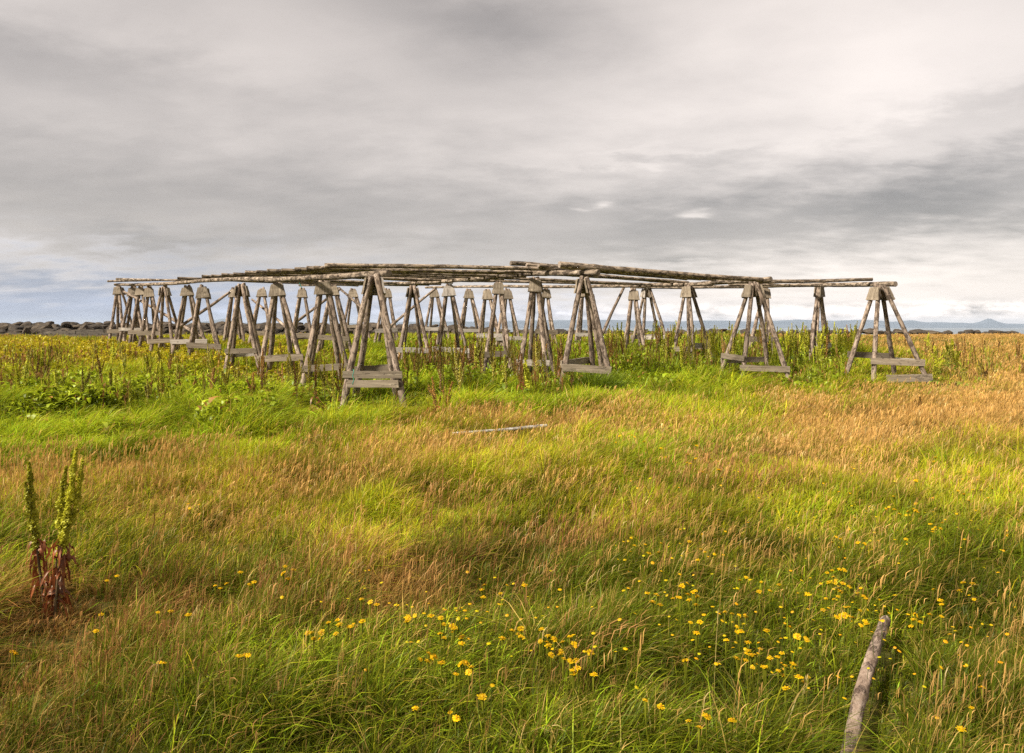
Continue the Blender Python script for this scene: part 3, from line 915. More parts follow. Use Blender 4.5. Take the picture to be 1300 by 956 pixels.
# --- broad leaved ground cover on the left and under the racks
def leaves(mult):
    x, y = scatter(mult, lo=8.5, hi=30)
    u, v = to_px(x, y)
    reg = sstep(470, 330, u) * sstep(9.2, 11.5, y) * (fnoise(x, y, 1.1, 3) > .44)
    reg = np.maximum(reg, .38 * sstep(470, 540, u) * sstep(1110, 1000, u) * sstep(14.5, 16.5, y) * (fnoise(x, y, 1.0, 3) > .46))
    k = RNG.random(len(x)) < reg
    x, y, u = x[k], y[k], u[k]; n = len(x)
    zo = trodden(x, y, RNG.uniform(.08, .40, n) * (.35 + 1.0 * con(fnoise(x, y, .8, 5))) * np.where((u > 480) & (y > 15.5), 1.25, 1.0))
    s = np.exp(RNG.normal(0, .25, n))[:, None]
    yel = (np.clip(sstep(14.5, 23, y) + .5 * (fnoise(x, y, 1.6, 1) - .35), 0, 1) * sstep(560, 400, u))[:, None]
    c = np.array([[.25, .315, .012]]) * (1 - yel) + np.array([[.42, .34, .014]]) * yel
    odd = (RNG.random(n) < .05)[:, None]
    c = np.where(odd, np.array([[.38, .19, .05]]), c)
    tip = np.clip(c * s, 0, .8)
    ln = RNG.uniform(.07, .15, n)
    return blades('l', x, y, ln, ln * RNG.uniform(.4, .7, n), RNG.uniform(.9, 1.7, n), RNG.uniform(0, 6.28, n), tip, tip * .9, M_LEAF,
                  prof=(.35, 1.0, .75), droop=.5, zoff=zo)




def stalks():
    # ragged upright weed stalks with seedy tops, under the racks and across the left field
    out = []
    for (u0, u1, d0, d1, n, hs, brown) in [(0, 440, 11.5, 24, 1500, (.35, .75), .65), (500, 740, 14.2, 24, 1300, (.45, .95), .45),
                                           (740, 1090, 17.5, 27, 2000, (.5, 1.0), .25), (1150, 1300, 17, 27, 160, (.35, .7), .6)]:
        D = RNG.uniform(d0, d1, n); u = RNG.uniform(u0, u1, n); x = (u - CU) / F * D; y = D
        k = fnoise(x, y, 1.3, 4) > .46
        x, y = x[k], y[k]; m_ = len(x)
        h = trodden(x, y, RNG.uniform(*hs, m_))
        br = (RNG.random(m_) < brown)[:, None]
        c = np.where(br, np.array([[.24, .13, .035]]), np.array([[.27, .29, .022]])) * np.exp(RNG.normal(0, .25, m_))[:, None]
        lean = np.abs(RNG.normal(.12, .12, m_)); laz = RNG.uniform(0, 6.28, m_)
        for j in range(2):
            out.append(blades('s', x, y, h, np.full(m_, .010) + .0007 * y, lean, laz, c, c * .85, M_LEAF, prof=(.45, .6, 1.0), droop=.1))
        for j in range(7):
            zo = h * RNG.uniform(.42, .97, m_); ln = RNG.uniform(.05, .11, m_)
            out.append(blades('s', x + np.cos(laz) * lean * zo * .6, y + np.sin(laz) * lean * zo * .6, ln, ln * RNG.uniform(.25, .5, m_), RNG.uniform(.2, .8, m_), RNG.uniform(0, 6.28, m_),
                              c * RNG.uniform(.8, 1.2), c, M_LEAF, prof=(.4, 1.0, .7), zoff=zo))
    # rank clump grown over the foot of the middle front trestle
    n = 1500; p = P(756, 484, 15.5)
    x = p.x + RNG.normal(0, .24, n); y = p.y + RNG.normal(0, .22, n)
    az = np.arctan2(y - p.y, x - p.x) + RNG.normal(0, .5, n)
    h = RNG.uniform(.35, .75, n)
    c = np.array([[.15, .20, .012]]) * np.exp(RNG.normal(0, .25, n))[:, None]
    out.append(blades('s', x, y, h, np.full(n, .013), RNG.uniform(.3, 1.1, n), az, c, c * .8, M_LEAF))
    return join(out)


stuff('leafy_weeds', join([leaves(.9), stalks()]), M_LEAF)

# ------------------------------------------------------------------ flowers
def flower_meshes(seed):
    rd = random.Random(seed)
    bm = bmesh.new()
    R = .0185; n = 15
    for ring, (rr, zz, nn) in enumerate(((R, .002, n), (R * .68, .005, 12))):
        for k in range(nn):
            a = 2 * math.pi * (k + .5 * ring) / nn + rd.uniform(-.1, .1); q = rr * rd.uniform(.85, 1.08)
            d = Vector((math.cos(a), math.sin(a), 0)); s = Vector((-d.y, d.x, 0)) * (q * .17)
            zt = zz + rd.uniform(-.003, .004)
            v = [bm.verts.new(p) for p in (d * q * .15 - s * .5 + Vector((0, 0, zz)), d * q * .15 + s * .5 + Vector((0, 0, zz)),
                                           d * q * .95 + s + Vector((0, 0, zt)), d * q + Vector((0, 0, zt - .001)), d * q * .95 - s + Vector((0, 0, zt)))]
            bm.faces.new(v)
    pet = bpy.data.meshes.new('petals'); bm.to_mesh(pet); bm.free(); pet.materials.append(M_PETAL)
    bm = bmesh.new(); bmesh.ops.create_uvsphere(bm, u_segments=10, v_segments=6, radius=.0065)
    for v in bm.verts: v.co.z = v.co.z * .55 + .006
    cen = bpy.data.meshes.new('centre'); bm.to_mesh(cen); bm.free(); cen.materials.append(M_PETAL2)
    bm = bmesh.new(); prev = None
    H = .30; cx = rd.choice([-1, 1]) * rd.uniform(.03, .09)
    for i in range(6):
        t = i / 5; r_ = .0010 if i < 5 else .0055
        z = -H + H * t
        off = cx * (1 - t) ** 2
        ring = [bm.verts.new((off + r_ * math.cos(a), r_ * math.sin(a), z - (.0 if i < 5 else .0))) for a in (0, 1.257, 2.513, 3.77, 5.027)]
        if prev:
            for k in range(5): bm.faces.new((prev[k], prev[(k + 1) % 5], ring[(k + 1) % 5], ring[k]))
        prev = ring
    stm = bpy.data.meshes.new('stem'); bm.to_mesh(stm); bm.free(); stm.materials.append(M_STEM)
    return pet, cen, stm


FL = [flower_meshes(s) for s in range(5)]
CL = [(1050, 763, 11, 20, 6), (1072, 748, 6, 14, 5), (880, 757, 7, 8, 6), (845, 760, 7, 18, 5), (940, 743, 8, 30, 6), (1057, 729, 5, 10, 6), (822, 694, 6, 12, 6),
      (885, 698, 6, 8, 7), (1072, 689, 5, 20, 5), (1210, 672, 10, 25, 6), (1150, 650, 8, 14, 6), (876, 790, 4, 8, 6), (930, 776, 5, 10, 6), (940, 805, 5, 10, 6),
      (958, 832, 9, 14, 6), (982, 842, 6, 8, 10), (1015, 803, 4, 12, 5), (1080, 780, 5, 10, 6), (1107, 760, 5, 12, 4), (1100, 792, 3, 6, 2), (1165, 780, 8, 14, 8),
      (1220, 760, 7, 14, 8), (1012, 848, 5, 12, 4), (875, 838, 3, 6, 2), (1018, 862, 3, 8, 4), (900, 595, 7, 20, 4), (852, 573, 8, 22, 8), (1245, 622, 7, 20, 8),
      (1205, 593, 6, 24, 7), (795, 560, 4, 10, 5),
      (441, 792, 7, 14, 5), (396, 806, 3, 8, 4), (473, 767, 3, 6, 3), (582, 810, 6, 12, 4), (538, 836, 6, 12, 5), (588, 840, 6, 8, 5), (655, 808, 6, 8, 6),
      (692, 812, 8, 8, 8), (720, 824, 6, 8, 10), (728, 845, 4, 6, 4), (744, 836, 6, 8, 8), (659, 749, 3, 18, 6), (566, 792, 4, 12, 5), (513, 784, 3, 8, 4), (619, 757, 3, 12, 5),
      (281, 744, 3, 6, 3), (315, 738, 4, 5, 4), (363, 725, 4, 8, 4), (219, 780, 3, 12, 3), (140, 738, 2, 5, 3), (127, 793, 2, 4, 6), (312, 831, 3, 5, 3), (394, 804, 2, 4, 3),
      (240, 643, 4, 10, 4), (205, 838, 2, 4, 3), (20, 834, 2, 5, 3), (560, 900, 4, 40, 10), (850, 905, 6, 60, 10), (1230, 900, 4, 30, 12)]


def flower_zone(u, v):
    if v < 640: return ('small yellow flower in the grass midway to the rack, right half', 'far yellow flowers midway to the rack') if u > 600 else ('yellow flower in the brown grass at left, away from the clusters', 'scattered yellow flowers on the left')
    if u < 420: return 'yellow flower in the brown grass at left, away from the clusters', 'scattered yellow flowers on the left'
    if u < 640: return 'yellow flower in the loose row low in the middle left grass', 'yellow flowers low in the middle left'
    if u < 790: return 'yellow flower of the upright cluster low in the middle', 'yellow flowers low in the middle'
    if u > 1110 and v < 700: return 'yellow flower in the patch high above the fallen log, to its right', 'yellow flowers up right of the log'
    if u > 1122: return 'yellow flower to the right of the fallen log', 'yellow flowers right of the log'
    if u > 1030: return 'yellow flower in the dense patch just left of the fallen log', 'yellow flowers left of the log'
    return 'yellow flower in the wide patch between middle and fallen log', 'yellow flowers between middle and log'


rf = random.Random(5)
FLP = []
for cu, cv, n, su, sv in CL:
    for _ in range(n):
        u = rf.gauss(cu, su * 1.05); v = rf.gauss(cv, sv * 1.25)
        hgt = .27 + rf.uniform(-.04, .06)
        D = (EYE - hgt) * F / (v - VH)
        for _i in range(3):
            D = (EYE - hgt - g1((u - CU) / F * D, D)) * F / (v - VH)
        p = P(u, v, D)
        base = Vector((p.x + rf.uniform(-.02, .02), p.y + rf.uniform(-.02, .02), g1(p.x, p.y)))
        lab, grp = flower_zone(cu, cv)
        root = empty('yellow_flower', base); tag(root, lab, 'flower', grp)
        pet, cen, stm = rf.choice(FL)
        tilt = (rf.gauss(.02, .22), rf.gauss(0, .22), rf.uniform(0, 6.28))
        sc = rf.uniform(.50, .88) * (1.0 if v > 640 else 1.25)
        top = p - base
        FLP.append((u, v))
        for nm, me in (('petals', pet), ('centre', cen), ('stem', stm)):
            c = bpy.data.objects.new(nm, me); COL.objects.link(c); c.parent = root
            c.location = top
            if nm == 'stem':
                c.scale = (1, 1, max(.5, top.z / .30)); c.rotation_euler = (0, 0, tilt[2])
            else:
                c.rotation_euler = tilt; c.scale = (sc, sc, sc)

# the many smaller blooms beyond the three hundred largest: one object
def rest_flowers():
    rs = random.Random(77); bm = bmesh.new()
    col = bm.loops.layers.float_color.new('Col')
    spots = [rs.choice([c for c in CL if c[0] > 430]) for _ in range(330)]
    for cu, cv, n, su, sv in spots:
        u = rs.gauss(cu, su * 1.8 + 8); v = rs.gauss(cv, sv * 1.8 + 5)
        if rs.random() < .45: u, v = rs.uniform(780, 1300), rs.uniform(580, 860)
        D = (EYE - .25) * F / max(v - VH, 60)
        x = (u - CU) / F * D; z0 = g1(x, D); h = rs.uniform(.20, .31)
        top = Vector((x, D, z0 + h)); r_ = rs.uniform(.006, .011) * (1.3 if D > 5 else 1)
        nn = Vector((rs.gauss(0, .25), rs.gauss(-.1, .25), 1)).normalized(); a_ = nn.orthogonal().normalized(); b_ = nn.cross(a_)
        c = bm.verts.new(top + nn * .003)
        ring = [bm.verts.new(top + (a_ * math.cos(t) + b_ * math.sin(t)) * r_ * (1 if k % 2 else .72)) for k, t in enumerate([i * math.pi / 7 for i in range(14)])]
        yc = (.66 * rs.uniform(.7, 1.1), .41 * rs.uniform(.7, 1.1), .005, 1)
        for k in range(14):
            f = bm.faces.new((c, ring[k], ring[(k + 1) % 14]))
            for l in f.loops: l[col] = yc
        w = .0011; b0 = Vector((x + rs.uniform(-.05, .05), D + .02, z0))
        f = bm.faces.new([bm.verts.new(p) for p in (b0 - Vector((w, 0, 0)), b0 + Vector((w, 0, 0)), top + Vector((w, 0, -.002)), top - Vector((w, 0, .002)))])
        for l in f.loops: l[col] = (.085, .11, .02, 1)
    me = bpy.data.meshes.new('small_flowers'); bm.to_mesh(me); bm.free()
    tag(link_mesh('small_flowers', me, None, M_PETALV), kind='stuff')


rest_flowers()

# ------------------------------------------------------------------ dock plants
def dock_spike(bm, rd, p0, p1, rad, count, size, mi):
    """whorls of papery seed discs crowded along the stem from p0 to p1"""
    d = (p1 - p0); L_ = d.length; z = d.normalized(); x = z.orthogonal().normalized(); y = z.cross(x)
    for i in range(count):
        t = rd.random() ** .9
        gap = .5 + .5 * math.sin(t * L_ * 70)
        r_ = rad * (1.05 - .85 * t) * rd.uniform(.25, 1.1) * (.75 + .25 * gap)
        a = rd.uniform(0, 6.28)
        c = p0 + d * t + (x * math.cos(a) + y * math.sin(a)) * r_
        n1 = Vector((rd.gauss(0, 1), rd.gauss(0, 1), rd.gauss(0, 1))).normalized(); n2 = n1.orthogonal().normalized()
        s = size * rd.uniform(.6, 1.3)
        f = bm.faces.new([bm.verts.new(c + n1 * s), bm.verts.new(c + n2 * s * .8), bm.verts.new(c - n1 * s), bm.verts.new(c - n2 * s * .8)])
        f.material_index = mi


def tube(bm, pts, r0, r1, mi=0, k=5):
    prev = None
    for i, p in enumerate(pts):
        t = i / (len(pts) - 1); r_ = r0 + (r1 - r0) * t
        dd = (pts[min(i + 1, len(pts) - 1)] - pts[max(i - 1, 0)]).normalized()
        x = dd.orthogonal().normalized(); y = dd.cross(x)
        ring = [bm.verts.new(p + (x * math.cos(6.283 * j / k) + y * math.sin(6.283 * j / k)) * r_) for j in range(k)]
        if prev:
            for j in range(k):
                f = bm.faces.new((prev[j], prev[(j + 1) % k], ring[(j + 1) % k], ring[j])); f.material_index = mi; f.smooth = True
        prev = ring


def leaf(bm, rd, p, az, length, width, droop, mi, curl=.3):
    d = Vector((math.cos(az), math.sin(az), 0)); s = Vector((-d.y, d.x, 0))
    n = 6; prev = None
    for i in range(n + 1):
        t = i / n
        w = width * (math.sin(math.pi * min(.98, .08 + .92 * t)) ** .7) * (1 if i < n else .1)
        c = p + d * length * t * (1 - .3 * droop * t) + Vector((0, 0, length * (.55 * t - droop * 1.3 * t * t)))
        tw = curl * rd.uniform(-1, 1)
        e = s * w / 2 + Vector((0, 0, tw * w))
        row = [bm.verts.new(c - e), bm.verts.new(c + Vector((0, 0, -.25 * w * curl))), bm.verts.new(c + e)]
        if prev:
            for a_ in (0, 1):
                f = bm.faces.new((prev[a_], prev[a_ + 1], row[a_ + 1], row[a_])); f.material_index = mi; f.smooth = True
        prev = row


def to_mesh(bm, name, mats):
    me = bpy.data.meshes.new(name); bm.to_mesh(me); bm.free()
    for mm in mats: me.materials.append(mm)
    return me


def dock_variant(seed, green):
    rd = random.Random(seed); bm = bmesh.new()
    H = 1.0
    lean = Vector((rd.uniform(-.08, .08), rd.uniform(-.08, .08), 0))
    axis_ = [Vector((0, 0, -.04)) + lean * (t ** 2) + Vector((0, 0, (H + .04) * t)) for t in (0, .25, .5, .75, 1)]
    tube(bm, axis_, .009, .004, 0)
    dock_spike(bm, rd, axis_[1] * .4 + axis_[2] * .6, axis_[4] + Vector((0, 0, .03)), rd.uniform(.035, .055), 420, .0125, 1)
    for b in range(rd.randint(1, 4)):
        t = rd.uniform(.38, .62); p = lean * t * t + Vector((0, 0, H * t))
        a = rd.uniform(0, 6.28); e = p + Vector((math.cos(a) * .11, math.sin(a) * .11, rd.uniform(.22, .36)))
        tube(bm, [p, (p + e) / 2 + Vector((math.cos(a) * .025, math.sin(a) * .025, -.02)), e], .005, .003, 0, 4)
        dock_spike(bm, rd, p * .75 + e * .25, e, .026, 130, .010, 1)
    for i in range(rd.randint(4, 7)):
        leaf(bm, rd, Vector((0, 0, rd.uniform(.05, .42))), rd.uniform(0, 6.28), rd.uniform(.14, .28), rd.uniform(.04, .07), rd.uniform(.4, 1.0), 2)
    mats = {'g': [M_STEM, M_DOCKG, M_GREENLEAF], 'm': [M_DOCKSTEM, M_DOCKM, M_GREENLEAF], 'b': [M_DOCKSTEM, M_DOCKB, M_DOCKLEAF]}[green]
    return to_mesh(bm, 'dock', mats)


DV = {k: [dock_variant(i * 3 + ord(k), k) for i in range(5)] for k in 'gmb'}
rdk = random.Random(21)


def dock(x, y, h, kindmix, label, group):
    k = rdk.choice(kindmix)
    o = bpy.data.objects.new('dock_plant', rdk.choice(DV[k])); COL.objects.link(o)
    o.location = (x, y, g1(x, y)); o.rotation_euler = (rdk.gauss(0, .07), rdk.gauss(.03, .07), rdk.uniform(0, 6.28))
    w = rdk.uniform(1.1, 1.8) if k == 'g' else rdk.uniform(.7, 1.1)
    o.scale = (w, w, h)
    tag(o, label, 'dock plant', group)


def dock_zone(u0, u1, d0, d1, n, hs, mix, label, group, nearbias=1.0):
    for _ in range(n):
        D = d0 + (d1 - d0) * rdk.random() ** nearbias; u = rdk.uniform(u0, u1)
        dock((u - CU) / F * D, D, rdk.uniform(*hs), mix, label, group)


dock_zone(10, 280, 11.5, 22, 48, (.6, 1.0), 'mmbg', 'brown seeded dock stalk in the weeds left of the leftmost trestles\' feet', 'dock stalks in the left field')
dock_zone(280, 440, 12, 19, 30, (.7, 1.1), 'mmb', 'dock stalk standing in the weeds before the left trestles', 'dock stalks before the left trestles')
dock_zone(515, 715, 13.6, 20, 64, (.9, 1.3), 'gmmbb', 'dock stalk between the corner trestle and the middle front trestle', 'dock stalks under the left bay')
dock_zone(765, 935, 17, 26, 74, (.95, 1.3), 'ggmmmb', 'green dock stalk right of the middle front trestle, under the rack', 'dock stalks under the middle bay')
dock_zone(960, 1085, 20.5, 26, 58, (.95, 1.3), 'gggmmb', 'green dock stalk between the two splayed right hand trestles', 'dock stalks under the right bay')
dock_zone(1188, 1216, 19, 21, 9, (.7, .95), 'ggm', 'green dock stalk in the clump right of the last trestle', 'dock clump right of the rack')
dock_zone(1160, 1298, 17, 26, 12, (.45, .8), 'gmb', 'lone dock stalk in the tan grass at the right', 'lone dock stalks at the right')
for (u, v, D, h, mix, lab) in [(556, 541, 11.1, .80, 'b', 'dark rust brown dock at the edge of the dry grass, left half'), (561, 540, 11.2, .74, 'b', 'dark rust brown dock at the edge of the dry grass, right half'),
                               (287, 508, 13.6, .8, 'm', 'olive dock stalk on its own at the left edge of the trestles'), (432, 505, 14.0, .7, 'b', 'brown dock stalk just before the corner trestle\'s left leg'),
                               (1170, 530, 12.2, .36, 'b', 'thin red dock stalk alone in the tan grass before the last trestle'),
                               (665, 497, 14.6, .75, 'b', 'rusty dock stalk before the pale foot board, left of the middle front trestle')]:
    dock((u - CU) / F * D, D, h, mix, lab, 'solitary dock stalks')


def big_dock(u, D, top_v, tilt, spikes, label, seed, leaves_n):
    rd = random.Random(seed)
    x = (u - CU) / F * D; gz = g1(x, D)
    H = EYE - (top_v - VH) / F * D - gz
    root = empty('dock_plant', (x, D, gz)); tag(root, label, 'dock plant', 'tall docks at the lower left')

    def pt(t): return Vector((.012 * math.sin(4 * t + seed) * H + tilt * t ** 1.3, .02 * t, H * t - .04 * (t == 0)))
    bm = bmesh.new()
    tube(bm, [pt(i / 10) for i in range(11)], .0085, .003, 0, 7)
    link_mesh('stem', to_mesh(bm, 'stem', [M_DOCKSTEM]), root)
    for (dx, dy, t0, t1, rad, cnt) in spikes:
        bm = bmesh.new()
        q = [pt(t0 + (t1 - t0) * f) + Vector((dx, dy, 0)) * min(1, f * 2.2) for f in (0, .25, .5, .75, 1)]
        if dx or dy: tube(bm, q, .0035, .0015, 0, 5)
        for i in range(4):
            dock_spike(bm, rd, q[i], q[i + 1], rad * (1.0, 1.2, 1.0, .7)[i], int(cnt * .45), .0072, 1)
        link_mesh('seed_head', to_mesh(bm, 'seeds', [M_STEM, M_DOCKBIG]), root)
    for i in range(leaves_n):
        bm = bmesh.new()
        t = rd.uniform(.06, .52); az = rd.choice([0, math.pi]) + rd.gauss(0, .9)
        leaf(bm, rd, pt(t), az, rd.uniform(.05, .13), rd.uniform(.010, .026), rd.uniform(.9, 2.0), 0, curl=1.7)
        link_mesh('leaf', to_mesh(bm, 'leaf', [M_DOCKLEAF]), root)
    return root


big_dock(72, 3.62, 570, .08, [(0, 0, .46, 1.0, .027, 800), (.036, .01, .44, .93, .024, 640), (-.036, -.01, .44, .90, .023, 600), (.016, -.03, .46, .96, .022, 520), (-.012, .03, .5, .84, .022, 420)],
         'taller bushy dock with dense green seed heads and rust red withered leaves', 4, 30)
big_dock(57, 3.66, 588, -.105, [(0, 0, .50, 1.0, .024, 760), (-.012, -.02, .46, .88, .020, 420)], 'slimmer dock with a single narrow green seed head at the left edge', 9, 22)
big_dock(68, 3.66, 680, .02, [(.0, 0, .72, 1.0, .008, 60)], 'short withered dock stem between the two tall docks', 2, 9)

# ------------------------------------------------------------------ sky
W = bpy.data.worlds.new('World'); SC.world = W; W.use_nodes = True
nt = W.node_tree; L = nt.links.new
for n in list(nt.nodes): nt.nodes.remove(n)
SUN_AZ, SUN_EL = math.radians(236), math.radians(42)   # compass azimuth (from +Y, clockwise): behind and left of the camera
EXPO = 1.15
SKYK = 2 ** (-EXPO) / .1


def M1(op, a, b=None, c=None, clamp=False):
    n = nt.nodes.new('ShaderNodeMath'); n.operation = op; n.use_clamp = clamp
    for i, s in enumerate((a, b, c)):
        if s is None: continue
        if isinstance(s, (int, float)): n.inputs[i].default_value = s
        else: L(s, n.inputs[i])
    return n.outputs[0]


sky = N(nt, 'ShaderNodeTexSky', sky_type='NISHITA'); sky.sun_disc = False
sky.sun_elevation = SUN_EL; sky.sun_rotation = SUN_AZ; sky.air_density = 1.2; sky.dust_density = 1.5
tc = N(nt, 'ShaderNodeTexCoord')
sp = N(nt, 'ShaderNodeSeparateXYZ'); L(tc.outputs['Generated'], sp.inputs[0])
gx, gy, gz_ = sp.outputs
az = M1('ARCTAN2', gx, gy); el = M1('ARCSINE', gz_)
# clouds laid out on a flat ceiling overhead, so streaks close up towards the horizon
zz = M1('ADD', M1('MAXIMUM', gz_, 0.0), .17)
cv = N(nt, 'ShaderNodeCombineXYZ'); L(M1('DIVIDE', gx, zz), cv.inputs[0]); L(M1('DIVIDE', gy, zz), cv.inputs[1])


def cloudnoise(scale, detail, rough, sx=1.0, sy=1.0, rot=0.0, dist=0.0, off=0.0):
    mp = N(nt, 'ShaderNodeMapping'); mp.inputs['Scale'].default_value = (sx, sy, 1); mp.inputs['Rotation'].default_value = (0, 0, rot)
    mp.inputs['Location'].default_value = (off, off * .7, off * .3)
    L(cv.outputs[0], mp.inputs[0])
    n = N(nt, 'ShaderNodeTexNoise', i_Scale=scale, i_Detail=detail, i_Roughness=rough, i_Distortion=dist); L(mp.outputs[0], n.inputs['Vector'])
    return n.outputs['Fac']


n_big = cloudnoise(.75, 5, .5, .85, 1.15, .35, .0, 3.1)
n_mid = cloudnoise(1.9, 7, .56, .8, 1.2, .45, .15, 7.7)
n_fine = cloudnoise(5.0, 9, .6, .8, 1.2, .4, .1, 1.9)
wx = M1('MULTIPLY', M1('SUBTRACT', n_mid, .5), .34); wy = M1('MULTIPLY', M1('SUBTRACT', n_fine, .5), .13)
azw = M1('ADD', az, wx); elw = M1('ADD', el, wy)


def pxdir(u, v):
    a = math.atan((u - CU) / F); e = math.atan((VH - v) / F * math.cos(a)); return a, e


azs = M1('ADD', az, M1('MULTIPLY', M1('SUBTRACT', n_fine, .5), .05)); els = M1('ADD', el, M1('MULTIPLY', M1('SUBTRACT', n_fine, .5), .03))


def blob(u, v, ru, rv, rot=0.0, azw=azw, elw=elw):
    a, e = pxdir(u, v); ra, re = ru / F, rv / F
    da = M1('SUBTRACT', azw, a); de = M1('SUBTRACT', elw, e)
    if rot:
        c, s = math.cos(rot), math.sin(rot)
        da, de = M1('ADD', M1('MULTIPLY', da, c), M1('MULTIPLY', de, s)), M1('SUBTRACT', M1('MULTIPLY', de, c), M1('MULTIPLY', da, s))
    q = M1('ADD', M1('POWER', M1('ABSOLUTE', M1('MULTIPLY', da, 1 / ra)), 2.0), M1('POWER', M1('ABSOLUTE', M1('MULTIPLY', de, 1 / re)), 2.0))
    return M1('EXPONENT', M1('MULTIPLY', q, -1.0))


# brightness of the overcast (in display-linear units before exposure compensation)
B = M1('ADD', .57, M1('MULTIPLY', M1('SUBTRACT', n_big, .5), .26))
B = M1('ADD', B, M1('MULTIPLY', M1('SUBTRACT', n_mid, .5), .36))
B = M1('ADD', B, M1('MULTIPLY', M1('SUBTRACT', n_fine, .5), .13))
for (u, v, ru, rv, rot, amt) in [
    (1130, 110, 280, 95, .25, .27), (900, 60, 260, 110, .0, .14), (1290, 170, 120, 60, 0, .12), (560, 190, 260, 70, .2, .05), (330, 60, 200, 60, 0, .06),
    (600, 20, 190, 50, -.1, -.22), (60, 75, 170, 30, -.05, -.12), (330, 245, 420, 70, .05, -.13), (1000, 268, 420, 48, .10, -.20), (1240, 245, 190, 45, .2, -.19),
    (1290, 130, 90, 20, .2, -.16), (700, 290, 250, 50, 0, -.07), (820, 200, 160, 9, .04, .10), (60, 330, 130, 22, 0, .14), (550, 318, 210, 26, .1, .10),
    (1180, 385, 330, 70, 0, .38), (880, 395, 260, 60, 0, .18), (640, 385, 160, 45, 0, .10), (60, 395, 180, 38, 0, -.12), (180, 305, 60, 16, -.1, -.10)]:
    B = M1('ADD', B, M1('MULTIPLY', blob(u, v, ru, rv, rot), amt))
for (u, v, ru, rv, amt) in [(880, 273, 17, 4, .30), (866, 277, 13, 3, .28), (893, 275, 9, 2.5, .18), (768, 259, 9, 3, .28), (735, 268, 16, 2, .18), (868, 328, 50, 4.5, -.20)]:
    B = M1('ADD', B, M1('MULTIPLY', blob(u, v, ru, rv, 0, azs, els), amt))
# row of small cumulus low over the sea
low = M1('SUBTRACT', 1.0, M1('MULTIPLY', M1('ABSOLUTE', M1('SUBTRACT', el, pxdir(1000, 396)[1])), 1 / .017), clamp=True)
cvl = N(nt, 'ShaderNodeCombineXYZ'); L(M1('MULTIPLY', az, 26.0), cvl.inputs[0]); L(M1('MULTIPLY', el, 75.0), cvl.inputs[1])
nl = N(nt, 'ShaderNodeTexNoise', i_Scale=1.0, i_Detail=7.0, i_Roughness=.62); L(cvl.outputs[0], nl.inputs['Vector'])
cum = M1('MULTIPLY', M1('MULTIPLY', M1('SUBTRACT', nl.outputs['Fac'], .46), 4.2), M1('MULTIPLY', low, M1('MULTIPLY_ADD', az, .9, .55, clamp=True)))
B = M1('ADD', B, cum)
B = M1('MAXIMUM', B, .2)
# tint: warm grey cloud, bluish low on the left
blue = M1('ADD', M1('ADD', M1('MULTIPLY', blob(40, 398, 330, 40), .95), M1('MULTIPLY', blob(520, 402, 260, 32), .5)), M1('MULTIPLY', blob(230, 350, 300, 40), .15), clamp=True)
mixc = N(nt, 'ShaderNodeMixRGB'); mixc.inputs[1].default_value = (1.09, .978, .90, 1); mixc.inputs[2].default_value = (.86, .97, 1.26, 1); L(blue, mixc.inputs[0])
darkwarm = N(nt, 'ShaderNodeMixRGB'); darkwarm.blend_type = 'MULTIPLY'; darkwarm.inputs[0].default_value = 1.0
L(mixc.outputs[0], darkwarm.inputs[1])
bc = N(nt, 'ShaderNodeCombineXYZ')
bb = M1('MULTIPLY', B, SKYK)
for i in range(3): L(bb, bc.inputs[i])
L(bc.outputs[0], darkwarm.inputs[2])
cover = N(nt, 'ShaderNodeMixRGB'); cover.inputs[0].default_value = .93
L(sky.outputs[0], cover.inputs[1]); L(darkwarm.outputs[0], cover.inputs[2])
bg = N(nt, 'ShaderNodeBackground'); bg.inputs['Strength'].default_value = .1; L(cover.outputs[0], bg.inputs['Color'])
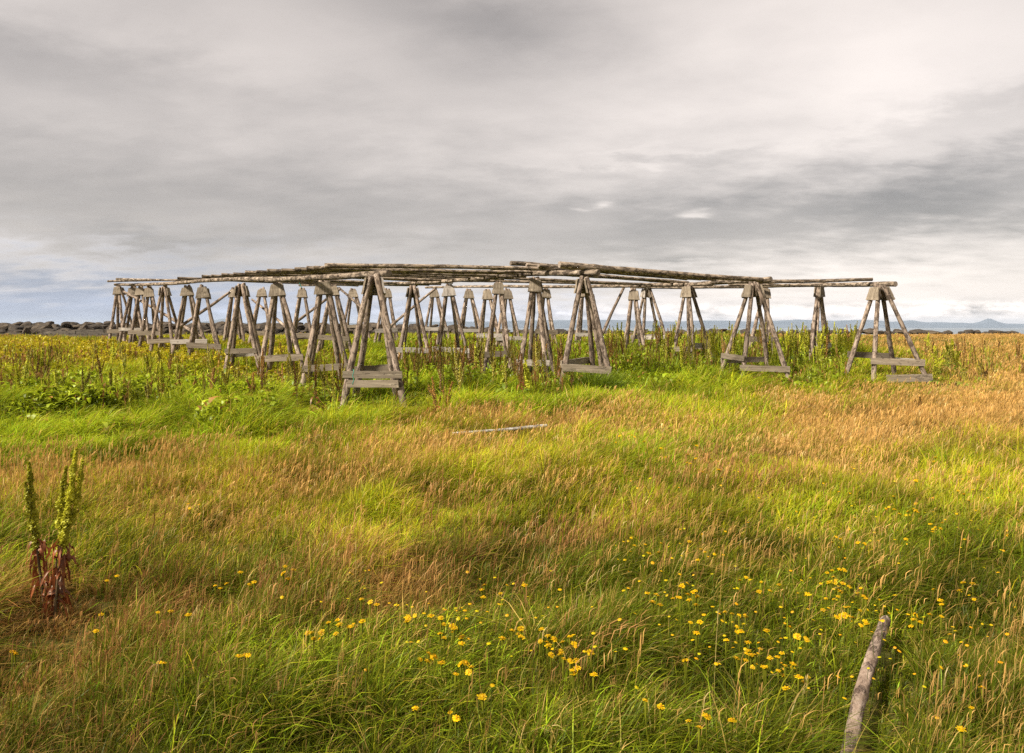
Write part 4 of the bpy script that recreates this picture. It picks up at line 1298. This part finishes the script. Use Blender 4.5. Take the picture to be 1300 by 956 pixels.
wo = N(nt, 'ShaderNodeOutputWorld'); L(bg.outputs[0], wo.inputs['Surface'])

# sun through thin cloud
sl = bpy.data.lights.new('sun', 'SUN'); sl.energy = 4.2; sl.angle = math.radians(8); sl.color = (1, .93, .82)
so = bpy.data.objects.new('sun', sl); COL.objects.link(so)
ds = Vector((math.sin(SUN_AZ) * math.cos(SUN_EL), math.cos(SUN_AZ) * math.cos(SUN_EL), math.sin(SUN_EL)))
so.rotation_euler = ds.to_track_quat('Z', 'Y').to_euler(); so.location = ds * 60

# ------------------------------------------------------------------ air
HAZE = True
if HAZE:
    bm = bmesh.new(); bmesh.ops.create_cube(bm, size=1)
    for v in bm.verts:
        v.co = Vector((v.co.x * 33000, 6000 + v.co.y * 17600, -3.5 + (v.co.z + .5) * 152))
    me = bpy.data.meshes.new('haze'); bm.to_mesh(me); bm.free()
    m, n2 = newmat('sea haze')
    pv = n2.nodes.new('ShaderNodeVolumePrincipled'); pv.inputs['Density'].default_value = 6e-5; pv.inputs['Color'].default_value = (.70, .82, 1, 1)
    oo = n2.nodes.new('ShaderNodeOutputMaterial'); n2.links.new(pv.outputs[0], oo.inputs['Volume'])
    o = link_mesh('haze', me, None, m); tag(o, kind='stuff')

# ------------------------------------------------------------------ camera, view
cam = bpy.data.cameras.new('camera'); co = bpy.data.objects.new('camera', cam); COL.objects.link(co)
co.location = (0, 0, EYE); co.rotation_euler = (math.pi / 2, 0, 0)
cam.sensor_width = 36; cam.lens = 36 * F / 1300
cam.shift_y = -(478 - VH) / 1300
cam.clip_start = .05; cam.clip_end = 40000
SC.camera = co
vs = SC.view_settings
SC.display_settings.display_device = 'sRGB'
vs.view_transform = 'Standard'; vs.look = 'None'; vs.exposure = EXPO; vs.gamma = 1; vs.use_curve_mapping = False
SC.render.engine = 'CYCLES'
SC.cycles.max_bounces = 6; SC.cycles.diffuse_bounces = 3; SC.cycles.transmission_bounces = 4; SC.cycles.volume_bounces = 0; SC.cycles.transparent_max_bounces = 8
SC.cycles.use_denoising = False
SC.cycles.use_adaptive_sampling = False
